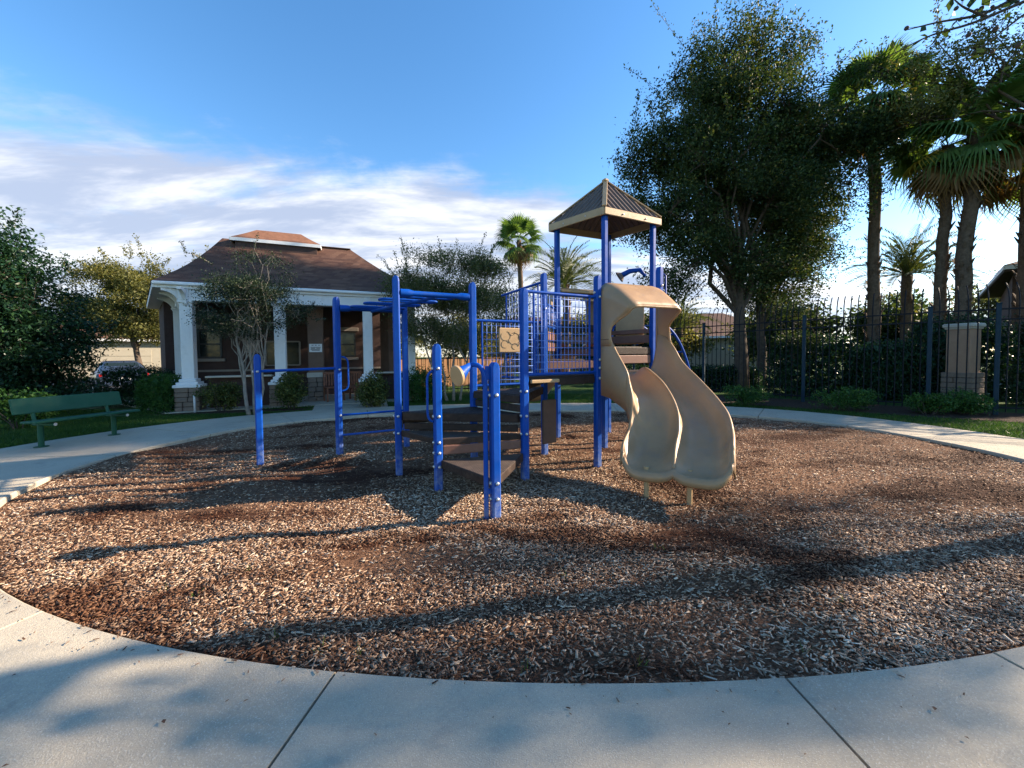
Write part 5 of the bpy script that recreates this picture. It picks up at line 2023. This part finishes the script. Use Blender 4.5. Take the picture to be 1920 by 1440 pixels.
# ------------------------------------------------------------------ shrubs and hedges
shrub('clipped_hedge', 'clipped green hedge block beside the stone column base', (-9.75, 10.75, 0), (1.0, 0.9, 1.0), L_HEDGE, 7000, 0.045, 'hedge', boxy=1)
shrub('clipped_hedge', 'darker clipped hedge block behind the front one, near the car', (-11.9, 12.2, 0), (1.7, 1.0, 1.2), L_DARK, 8000, 0.05, 'hedge', boxy=1)
shrub('porch_bush', 'loose yellow-green bush between corner column and crape myrtle', (-8.15, 10.72, 0), (1.15, 0.8, 0.85), L_VARIEG, 3000, 0.06)
shrub('porch_bush', 'round yellow-green bush in front of the middle white column', (-6.35, 11.0, 0), (1.05, 0.95, 1.08), L_VARIEG, 4200, 0.065)
shrub('porch_bush', 'round green bush right of the walk, before the third column', (-4.15, 11.35, 0), (0.98, 0.9, 1.08), L_VARIEG, 4200, 0.065)
shrub('porch_bush', 'dense dark green bush behind the monkey bars, at the pavilion corner', (-2.75, 12.4, 0), (1.4, 1.0, 1.2), L_HEDGE, 5000, 0.07)
for lab, p, s in (('low green mound shrub nearest the slide, below the fence', (6.75, 10.95, 0), (1.4, 1.0, 0.58)),
                  ('wide low green shrub beneath the second fence post', (8.45, 10.0, 0), (1.95, 1.1, 0.62)),
                  ('small low green shrub between two wider ones below the fence', (9.95, 9.15, 0), (0.95, 0.8, 0.50)),
                  ('low green shrub in front of the stone pillar', (10.85, 9.2, 0), (1.1, 0.9, 0.68)),
                  ('low green shrub at the right edge below the fence', (12.3, 8.0, 0), (1.3, 0.9, 0.5)),):
    shrub('fence_shrub', lab, p, s, L_HEDGE, 3800, 0.05, 'shrub', 'low shrubs along the fence')
# tall dark hedges behind the fence
for lab, p, s in (('tall dark hedge behind the fence, right of the oak trunks', (10.6, 13.6, 0), (2.7, 1.3, 2.05)),
                  ('tall dark hedge behind the fence, left of the stone pillar', (12.2, 12.4, 0), (2.2, 1.3, 1.75)),
                  ('tall dark hedge behind the stone pillar', (14.3, 12.3, 0), (2.6, 1.4, 2.5)),
                  ('tall dark hedge at the right edge behind the fence', (15.2, 10.2, 0), (2.6, 1.4, 2.6)),
                  ('dark low hedge behind the fence at the oak foot', (8.4, 15.6, 0), (3.0, 1.2, 0.95)),
                  ('dark low hedge behind the fence, left of the oak', (5.9, 18.2, 0), (3.0, 1.2, 0.9))):
    shrub('dark_hedge', lab, p, s, L_DARK, 9000, 0.085, 'hedge', boxy=1)

# ------------------------------------------------------------------ trees
# broad glossy tree at the left edge
tree('ligustrum_tree', 'dense dark glossy-leaved tree at the left edge behind the bench', (-12.9, 9.7, 0), (-12.9, 9.7, 3.4), 0.13,
     [(-13.2, 9.8, 2.2, 2.0, 1.9, 1.9), (-13.0, 9.6, 3.7, 1.35, 1.3, 1.4), (-12.3, 9.9, 1.7, 1.1, 1.0, 1.4), (-11.9, 10.1, 1.2, 0.75, 0.7, 1.0), (-12.6, 9.4, 4.75, 0.6, 0.6, 0.75), (-14.2, 9.2, 4.3, 1.3, 1.3, 1.5), (-12.7, 10.0, 0.7, 1.4, 1.1, 0.7)],
     1300, 50, 0.10, 0.15, L_DARK, carve=1.25, nlimb=22, shoots=80, shoot_len=0.6, aspect=0.42)
shrub('edge_bush', 'low bright bush at the far left beside the bench', (-10.6, 8.2, 0), (1.2, 0.9, 0.9), L_HEDGE, 2600, 0.07)
# olive oak behind the hedges
tree('olive_oak', 'sunlit olive-green oak behind the clipped hedges', (-22.6, 23.5, 0), (-23.2, 23.6, 4.0), 0.20,
     [(-23.8, 24, 4.9, 3.0, 2.6, 2.7), (-21.9, 23.6, 4.3, 2.2, 2.2, 2.0), (-25.4, 24, 4.0, 1.9, 1.9, 1.7), (-23.2, 24, 6.6, 1.7, 1.7, 1.4)],
     700, 84, 0.135, 0.27, L_OLIVE, nlimb=14, shoots=80, shoot_len=0.9)
tree('olive_oak', 'pale olive tree peeking over the left end of the pavilion roof', (-19.0, 26.0, 0), (-19.0, 26.0, 4.5), 0.2,
     [(-19.2, 26, 6.2, 2.2, 2.0, 1.9), (-17.6, 26.5, 5.4, 2.0, 2.0, 1.8)], 200, 60, 0.15, 0.32, L_OLIVE, nlimb=10, shoots=60, shoot_len=1.0)
# crape myrtle in front of the pavilion: slim stems, thin spreading crown
tree('crape_myrtle', 'slender multi-stem crape myrtle in front of the pavilion', (-6.8, 9.92, 0), (-6.9, 9.9, 2.4), 0.05,
     [(-6.9, 9.9, 2.75, 1.25, 1.0, 0.75), (-6.6, 9.9, 3.45, 1.0, 0.9, 0.75), (-5.7, 10.0, 2.55, 0.85, 0.6, 0.40), (-7.5, 9.9, 2.4, 0.6, 0.5, 0.42), (-7.9, 9.9, 4.0, 0.35, 0.3, 0.3)],
     400, 64, 0.046, 0.13, L_MYRTLE, M_MYRTLE, nlimb=34, shell=0.5,
     stems=[((0, 0, 0), (-7.05, 9.9, 2.3), 0.048), ((0.1, 0.06, 0), (-6.75, 9.95, 2.5), 0.042), ((0.22, 0.02, 0), (-6.25, 9.9, 2.3), 0.034), ((-0.06, 0.1, 0), (-7.3, 10.0, 2.6), 0.034)], sides=8, shoots=26, shoot_len=0.6)
# multi-stem tree behind the monkey bars
tree('grey_green_tree', 'airy grey-green multi-stem tree behind the monkey bars', (-2.1, 12.6, 0), (-2.1, 12.6, 3.0), 0.07,
     [(-2.3, 12.6, 3.5, 1.55, 1.3, 1.35), (-1.2, 12.7, 3.7, 1.2, 1.1, 1.2), (-3.0, 12.5, 3.3, 1.1, 1.0, 1.2), (-2.0, 12.6, 2.3, 1.6, 1.2, 0.7), (-0.8, 12.8, 4.4, 0.7, 0.7, 0.6), (-2.9, 12.6, 4.5, 0.75, 0.7, 0.6)],
     950, 64, 0.060, 0.17, L_GREY, M_MYRTLE, nlimb=30,
     stems=[((0, 0, 0), (-2.5, 12.6, 2.6), 0.05), ((0.15, 0.05, 0), (-1.9, 12.6, 2.9), 0.05), ((0.35, 0.1, 0), (-1.2, 12.7, 2.6), 0.04), ((-0.2, 0.0, 0), (-3.0, 12.6, 2.4), 0.04)], shoots=80, shoot_len=0.7)
tree('grey_green_tree', 'thin grey-green tree right of the pavilion corner column', (-0.35, 15.5, 0), (-0.3, 15.5, 3.0), 0.06,
     [(-0.3, 15.5, 3.4, 1.2, 1.0, 1.2), (0.2, 15.6, 2.3, 1.1, 1.0, 0.8), (-1.0, 15.5, 4.2, 0.9, 0.8, 0.8)], 170, 55, 0.075, 0.22, L_GREY, M_MYRTLE, nlimb=16, shoots=30)

# big live oaks behind the fence
tree('live_oak', 'huge dark live oak behind the slide and fence', (9.05, 15.2, 0), (8.9, 15.2, 6.0), 0.27,
     [(8.6, 15.2, 8.4, 3.6, 2.6, 3.4), (6.4, 14.9, 7.4, 2.2, 2.0, 2.5), (5.3, 14.9, 8.7, 1.4, 1.4, 1.5), (7.2, 15.0, 10.6, 2.1, 2.0, 2.0), (9.4, 15.2, 11.6, 2.2, 2.0, 2.1), (8.4, 15.2, 13.0, 1.7, 1.5, 1.4),
      (11.2, 15.2, 8.7, 2.0, 2.0, 3.0), (6.6, 14.6, 4.9, 1.7, 1.5, 1.6), (8.6, 14.8, 4.6, 1.6, 1.4, 1.2), (4.9, 15.0, 6.6, 1.2, 1.2, 1.3), (5.6, 14.4, 4.6, 1.2, 1.0, 0.9), (10.4, 14.8, 4.9, 1.3, 1.1, 1.1)],
     1750, 84, 0.105, 0.24, L_OAK, carve=1.7, nlimb=34, shoots=230, shoot_len=1.5, sides=10)
tree('live_oak', 'second dark live oak right behind the huge one', (11.0, 17.0, 0), (11.0, 17.0, 5.0), 0.23,
     [(11.6, 17, 8.0, 2.6, 2.2, 3.2), (12.6, 17.2, 10.4, 1.9, 1.8, 1.9), (12.7, 14.2, 8.4, 1.5, 1.0, 1.7), (12.6, 14.3, 10.4, 1.5, 1.0, 1.5), (13.2, 14.1, 9.4, 1.2, 0.8, 1.2), (10.9, 16.8, 4.6, 1.7, 1.5, 1.5), (12.4, 16.8, 5.6, 1.3, 1.3, 1.5), (12.0, 15.6, 6.2, 1.3, 1.2, 1.6), (11.2, 15.0, 4.3, 1.2, 1.0, 0.9)],
     1000, 76, 0.105, 0.25, L_OAK, carve=1.6, nlimb=18, shoots=50, shoot_len=1.2)
tree('yellowing_oak', 'olive-leaved tree spreading over the tall fan palms at upper right', (17.6, 11.4, 0), (17.0, 11.6, 8.2), 0.2,
     [(14.3, 12.5, 10.4, 1.5, 1.1, 1.3), (15.8, 12.3, 10.9, 1.5, 1.1, 1.3), (13.6, 12.8, 9.2, 1.0, 0.8, 1.2), (17.2, 11.8, 10.6, 1.4, 1.2, 1.2)],
     170, 52, 0.10, 0.24, L_OLIVE, nlimb=22, shoots=50, shoot_len=0.8)
# young broadleaf in the gap by the fence
tree('young_tree', 'thin young tree growing through the fence line', (9.6, 13.2, 0), (9.65, 13.2, 2.6), 0.04,
     [(9.6, 13.2, 2.9, 0.75, 0.6, 0.9), (9.9, 13.2, 1.9, 0.6, 0.5, 0.7)], 90, 46, 0.07, 0.15, L_OAK, nlimb=12)
# trees far behind, closing the view
k = 0
for lab, (x, y, h, w), lf in (('far olive tree behind the board fence', (-4.0, 33, 5.2, 4.0), L_OLIVE), ('far tree under the fan palm behind the grid guard', (2.0, 36, 4.6, 4.5), L_OAK), ('far tree seen left of the peaked tower', (6.0, 33, 5.4, 4.0), L_OLIVE),
                            ('far olive tree seen through the slide hood', (12.5, 30, 5.0, 4.0), L_OLIVE), ('far tree beyond the fence, between the oak trunks', (20.0, 30, 5.2, 4.6), L_OLIVE), ('far tree behind the low date palm', (29.5, 30, 6.4, 5.0), L_GREY),
                            ('dark tree behind the fence, right of the second live oak', (14.6, 20.5, 4.6, 3.6), L_OAK), ('low dark tree behind the fence, left of the huge oak', (6.4, 21.0, 4.0, 3.4), L_OAK), ('dark tree behind the fence between two palm trunks', (19.6, 19.5, 4.4, 3.6), L_OAK), ('far tree at the right edge beyond the clubhouse', (34, 27, 7.5, 5.0), L_GREY), ('far tree behind the garage house', (-42.0, 44, 7.0, 8.0), L_OLIVE), ('far tree behind the pavilion', (-13.0, 40, 5.0, 6.0), L_OLIVE)):
    tree('far_tree', lab, (x, y, 0), (x, y, h * 0.5), 0.18, [(x, y, h * 0.58, w * 0.55, w * 0.45, h * 0.36), (x - w * 0.3, y, h * 0.48, w * 0.36, w * 0.3, h * 0.3), (x + w * 0.32, y, h * 0.5, w * 0.36, w * 0.3, h * 0.32)],
         170, 46, 0.24, 0.42, lf, nlimb=10, group='trees far beyond the fences')


# palms
def fan_frond(droop, seed):
    rg = np.random.default_rng(seed)
    V, F, Rv = [], [], []
    pet = 1.0
    # petiole
    k = 6
    pz = [(-0.25 * droop) * (i / (k - 1)) ** 2 for i in range(k)]
    for i in range(k - 1):
        x0, x1 = pet * i / (k - 1), pet * (i + 1) / (k - 1)
        o = len(V)
        V += [(x0, -0.018, pz[i]), (x0, 0.018, pz[i]), (x1, 0.014, pz[i + 1]), (x1, -0.014, pz[i + 1])]
        F.append((o, o + 1, o + 2, o + 3))
        Rv += [0.7] * 4
    nseg = 36
    hub = np.array([pet, 0, pz[-1]])
    for s in range(nseg):
        a = R(-118) + R(236) * s / (nseg - 1)
        ln = 1.0 * (0.72 + 0.28 * math.cos(a * 0.62)) * rg.uniform(0.93, 1.05)
        d = np.array([math.cos(a), math.sin(a), 0.0])
        sd = np.array([-math.sin(a), math.cos(a), 0.0])
        fold = 0.03 if s % 2 else -0.03
        w0, w1 = 0.010, 0.042 * ln
        sag1 = -0.06 * droop - 0.05
        tipz = -(0.30 + 0.35 * rg.uniform(0, 1)) * (0.4 + droop)
        P = [hub + sd * -w0, hub + sd * w0, hub + d * ln * 0.55 + sd * w1 + [0, 0, sag1 + fold], hub + d * ln * 0.55 - sd * w1 + [0, 0, sag1 - fold]]
        o = len(V)
        V += [tuple(p) for p in P]
        F.append((o, o + 1, o + 2, o + 3))
        P2 = [P[3], P[2], hub + d * ln * 0.82 + sd * w1 * 0.4 + [0, 0, sag1 + tipz * 0.35], hub + d * ln * 0.82 - sd * w1 * 0.4 + [0, 0, sag1 + tipz * 0.35]]
        o = len(V)
        V += [tuple(p) for p in P2]
        F.append((o, o + 1, o + 2, o + 3))
        tip = hub + d * ln * 0.98 + [0, 0, sag1 + tipz]
        o = len(V)
        V += [tuple(P2[3]), tuple(P2[2]), tuple(tip + sd * 0.004), tuple(tip - sd * 0.004)]
        F.append((o, o + 1, o + 2, o + 3))
        rv = float(np.clip(rg.normal(0.5, 0.12), 0, 0.9))
        Rv += [rv] * 12
    o = npmesh('frond', np.array(V), np.array(F), L_PALM, None, np.array(Rv))
    me = o.data
    bpy.data.objects.remove(o)
    return me


FROND = [fan_frond(dr, i) for i, dr in enumerate((0.1, 0.5, 1.0))]
FROND_DEAD = []
for me in FROND[2:]:
    m2 = me.copy()
    m2.materials[0] = L_DEAD
    FROND_DEAD.append(m2)
FROND_YEL = FROND[1].copy()
FROND_YEL.attributes['rnd'].data.foreach_set('value', np.full(len(FROND_YEL.vertices), 0.98, dtype=np.float32))


def palm_trunk(par, base, top, r0, r1, boots=90):
    P = wander((0, 0, -0.2), np.array(top) - base, 12, 0.02)
    P[:, :2] += (np.sin(np.linspace(0, math.pi, 12)) * 0.05)[:, None]
    rad = list(np.linspace(r0, r1, 12) * RNG.uniform(0.94, 1.06, 12))
    rad[0] *= 1.3
    MB().tube(P, rad, 12).build('trunk', M_PALMBARK, par, True)
    if boots:
        mb = MB()
        for b in range(boots):
            t = RNG.uniform(0.12, 1.0)
            i = min(int(t * 11), 10)
            c = P[i] + (P[i + 1] - P[i]) * (t * 11 - i)
            rr = rad[i]
            a = b * 2.399
            d = np.array([math.cos(a), math.sin(a), 0])
            s = np.array([-math.sin(a), math.cos(a), 0])
            L = RNG.uniform(0.10, 0.20)
            p0 = c + d * rr * 0.9
            tip = p0 + d * L * 0.75 + np.array([0, 0, L])
            w = 0.05
            mb.add([tuple(p0 - s * w), tuple(p0 + s * w), tuple(tip + s * w * .55), tuple(tip - s * w * .55), tuple(p0 - s * w * .8 - [0, 0, .1]), tuple(p0 + s * w * .8 - [0, 0, .1])], [(0, 1, 2, 3), (4, 5, 1, 0), (5, 4, 3, 2)])
        tag(mb.build('leaf_bases', M_PALMBARK, par), kind='stuff')


def fan_palm(label, base, top, r0, r1, n=34, scale=1.0, dead=8, yellow=1, boots=90, skirt=-0.9):
    root = thing('fan_palm', label, 'palm tree', base, 'tall fan palms')
    base = np.array(base, float)
    palm_trunk(root, base, np.array(top), r0, r1, boots)
    c = np.array(top) - base
    for i in range(n):
        el = 1.35 - (1.35 - skirt) * (i / (n - 1)) ** 0.85 + RNG.normal(0, 0.08)
        az = i * 2.399 + RNG.normal(0, 0.15)
        me = FROND[0 if el > 0.75 else (1 if el > -0.1 else 2)]
        if i >= n - dead:
            me = FROND_DEAD[0]
        elif yellow and i in (n - dead - 1, n - dead - 4)[:yellow]:
            me = FROND_YEL
        o = share(me, 'frond', root, tuple(c + np.array([0, 0, RNG.uniform(-0.15, 0.1)])))
        o.rotation_euler = Matrix.Rotation(az, 3, 'Z').to_euler() if False else (Matrix.Rotation(az, 3, 'Z') @ Matrix.Rotation(-el, 3, 'Y') @ Matrix.Rotation(RNG.normal(0, 0.3), 3, 'X')).to_euler()
        s = scale * RNG.uniform(0.88, 1.1)
        o.scale = (s, s, s)
    return root


fan_palm('tall fan palm with trunk between the oaks and the leaning pair', (14.1, 15.0, 0), (13.9, 15.0, 11.2), 0.21, 0.175, 40, 1.0, 14, 0, 120, -1.3)
fan_palm('left fan palm of the leaning pair, slimmer trunk', (15.0, 13.6, 0), (15.2, 13.6, 8.6), 0.175, 0.15, 22, 0.95, 4, 1, 130, -0.75)
fan_palm('right fan palm of the leaning pair, thick trunk and yellow frond', (14.85, 12.9, 0), (15.55, 13.1, 8.8), 0.215, 0.18, 26, 1.15, 4, 2, 130, -0.8)
fan_palm('fan palm cut off by the right edge', (17.4, 13.0, 0), (17.4, 13.1, 8.0), 0.20, 0.17, 24, 1.1, 5, 1, 110, -0.85)
fan_palm('distant fan palm rising behind the monkey bars', (0.75, 30.0, 0), (0.62, 30.0, 10.3), 0.22, 0.18, 30, 1.1, 7, 0, 30)


def date_frond(seed, L=2.6):
    rg = np.random.default_rng(seed)
    k = 34
    V, F, Rv = [], [], []
    t = np.linspace(0, 1, k)
    X = L * (t - 0.10 * t ** 3)
    Z = L * (0.18 * t - 0.50 * t ** 2.4)
    for i in range(k - 1):
        o = len(V)
        w = 0.02 * (1 - t[i]) + 0.004
        V += [(X[i], -w, Z[i]), (X[i], w, Z[i]), (X[i + 1], w, Z[i + 1]), (X[i + 1], -w, Z[i + 1])]
        F.append((o, o + 1, o + 2, o + 3))
        Rv += [0.8] * 4
        if i < 3:
            continue
        for sd in (-1, 1):
            ln = 0.42 * math.sin(math.pi * min(0.98, 0.12 + t[i] * 0.86)) ** 0.6 * rg.uniform(0.85, 1.1)
            d = np.array([0.75, sd * 0.75, 0.35 + rg.normal(0, 0.12)])
            d /= np.linalg.norm(d)
            p = np.array([X[i], 0, Z[i]])
            e = p + d * ln + np.array([0, 0, -0.08 * ln])
            n = np.array([0.5, 0, 0.6]) * 0.03
            m_ = p + d * ln * 0.4
            o = len(V)
            V += [tuple(p), tuple(m_ + n), tuple(e), tuple(m_ - n)]
            F.append((o, o + 1, o + 2, o + 3))
            Rv += [float(np.clip(rg.normal(0.5, 0.2), 0, 1))] * 4
    o = npmesh('frond', np.array(V), np.array(F), L_DATE, None, np.array(Rv))
    me = o.data
    bpy.data.objects.remove(o)
    return me


DATEF = [date_frond(i) for i in range(3)]


def date_palm(label, base, top, n, scale, r0=0.2):
    root = thing('date_palm', label, 'palm tree', base, 'feathery date palms')
    base = np.array(base, float)
    palm_trunk(root, base, np.array(top), r0, r0 * 0.9, 50)
    c = np.array(top) - base
    for i in range(n):
        el = 1.42 - 1.5 * (i / (n - 1)) ** 1.0 + RNG.normal(0, 0.06)
        az = i * 2.399
        o = share(DATEF[i % 3], 'frond', root, tuple(c))
        o.rotation_euler = (Matrix.Rotation(az, 3, 'Z') @ Matrix.Rotation(-el, 3, 'Y') @ Matrix.Rotation(RNG.normal(0, 0.4), 3, 'X')).to_euler()
        s = scale * RNG.uniform(0.85, 1.1)
        o.scale = (s, s, s)


date_palm('pale feathery date palm behind the peaked tower', (3.3, 23.5, 0), (3.3, 23.5, 5.7), 54, 1.18, 0.24)
date_palm('low feathery date palm between the fan palm trunks', (18.2, 17.8, 0), (18.2, 17.8, 5.0), 46, 1.0, 0.22)
date_palm('small feathery palm seen between slide and oak trunk', (8.9, 20.5, 0), (8.9, 20.5, 2.9), 34, 0.85, 0.16)

# ------------------------------------------------------------------ broadleaf tree leaning in from the right, with fruit
def fruit_tree():
    base = np.array([7.4, 3.6, 0])
    root = thing('fruit_tree', 'bare-tipped branch with round leaves and fruit reaching in at upper right', 'tree', tuple(base))
    tm = MB()
    P = wander((0, 0, -0.2), (-0.2, 0.1, 4.4), 7, 0.06)
    tm.tube(P, list(np.linspace(0.16, 0.08, 7)), 8)
    crown_blobs = [(8.2, 2.6, 6.0, 1.3, 1.0, 1.1), (8.8, 3.0, 5.4, 1.1, 0.8, 1.0), (7.4, 1.9, 5.7, 1.0, 0.9, 0.9)]
    cl, _ = in_blobs(crown_blobs, 60, 0.5)
    for c in cl[:40]:
        Q = spline([P[-1], (P[-1] + c - base) / 2 + [0, 0, 0.3], c - base], 6)
        tm.tube(Q, list(np.linspace(0.04, 0.006, 6)), 5, caps=False)
    V1, F1, R1 = crown_from(cl, 26, 0.22, 0.13, aspect=0.85)
    V1 = V1 - base
    # the branches that show in the photograph
    br = [[(6.8, 3.7, 4.5), (6.0, 3.9, 5.25), (5.3, 4.0, 5.05), (4.75, 4.05, 4.85), (4.3, 4.05, 4.72), (3.92, 4.1, 4.55)],
          [(6.0, 3.9, 5.25), (5.4, 4.1, 5.2), (4.9, 4.1, 4.98), (4.45, 4.1, 4.90), (4.1, 4.1, 4.82)],
          [(5.5, 4.0, 5.1), (5.15, 4.0, 4.85), (4.85, 4.0, 4.62), (4.6, 4.0, 4.45)],
          [(5.9, 3.95, 5.2), (5.6, 4.0, 4.95), (5.3, 4.05, 4.62), (5.15, 4.05, 4.50)],
          [(5.2, 4.05, 5.05), (4.95, 4.05, 5.12), (4.7, 4.05, 5.22)],
          [(4.9, 4.05, 4.9), (4.65, 4.05, 5.0), (4.5, 4.05, 5.12)]]
    lf, fr = [], []
    for b in br:
        S = spline([np.array(p) - base for p in b], 24)
        tm.tube(S, list(np.linspace(0.024 if len(b) > 4 else 0.014, 0.004, 24)), 6)
        for i in range(6, 24):
            if RNG.uniform() < 0.42:
                d = RNG.normal(0, 1, 3)
                d /= np.linalg.norm(d)
                e = S[i] + d * RNG.uniform(0.05, 0.12)
                tm.tube([S[i], e], 0.0025, 3, caps=False)
                (fr if RNG.uniform() < 0.6 else lf).append(e)
            if RNG.uniform() < 0.25:
                lf.append(S[i] + RNG.normal(0, 0.05, 3))
    tm.build('trunk', M_TWIG, root, True)
    L = np.array(lf)
    V2, F2 = leaf_quads(L, 0.11, aspect=0.55)
    npmesh('crown', np.vstack([V1, V2]), np.vstack([F1, F2 + len(V1)]), L_OAK, root, np.concatenate([R1, np.full(len(V2), 0.45)]))
    fm = MB()
    fm_me = None
    sph = []
    for k in range(5):
        a = -math.pi / 2 + math.pi * k / 4
        sph.append((0, 0, math.sin(a)))
    fm.tube(sph, [max(0.02, math.cos(-math.pi / 2 + math.pi * k / 4)) for k in range(5)], 8)
    fm_me = mesh_only(fm, 'fruit', M_TWIG, True)
    for e in fr:
        s = RNG.uniform(0.016, 0.026)
        share(fm_me, 'fruit', root, tuple(e), None, (s, s, s))


fruit_tree()
# oaks to the right, outside the view: their shade lies over the path and the mulch
tree('shade_oak', 'spreading oak right of the view, shading the near path', (13.5, 2.0, 0), (13.5, 2.0, 3.2), 0.12,
     [(13.5, 2.2, 5.0, 2.4, 1.5, 1.6), (12.4, 1.0, 4.6, 1.5, 1.2, 1.1)], 22, 30, 0.13, 0.24, L_OAK, nlimb=12)
tree('shade_oak', 'tall oak right of the view, its crown shading the near mulch', (20.4, 6.4, 0), (20.4, 6.4, 5.5), 0.16,
     [(20.0, 6.5, 9.2, 1.6, 0.5, 1.0), (21.0, 5.8, 7.4, 1.6, 0.38, 0.8), (19.6, 6.9, 7.8, 1.4, 0.30, 0.5), (22.0, 6.1, 10.4, 1.6, 0.5, 0.8), (20.6, 5.4, 8.8, 1.4, 0.30, 0.6)], 85, 42, 0.14, 0.21, L_OAK, nlimb=20)
tree('shade_oak', 'oak right of the view, shading the right-hand path', (20.5, 11.6, 0), (20.5, 11.6, 4.4), 0.22,
     [(20.5, 11.9, 6.0, 2.0, 1.9, 1.5)], 150, 50, 0.18, 0.36, L_OAK, nlimb=16)
tree('shade_oak', 'tallest oak right of the view, shading the bench and lawn', (23.5, 13.6, 0), (23.5, 13.6, 9.5), 0.3,
     [(23.5, 13.6, 14.6, 2.2, 2.0, 2.4), (23.0, 12.6, 13.0, 1.4, 1.2, 1.2)], 180, 50, 0.19, 0.36, L_OAK, nlimb=16)
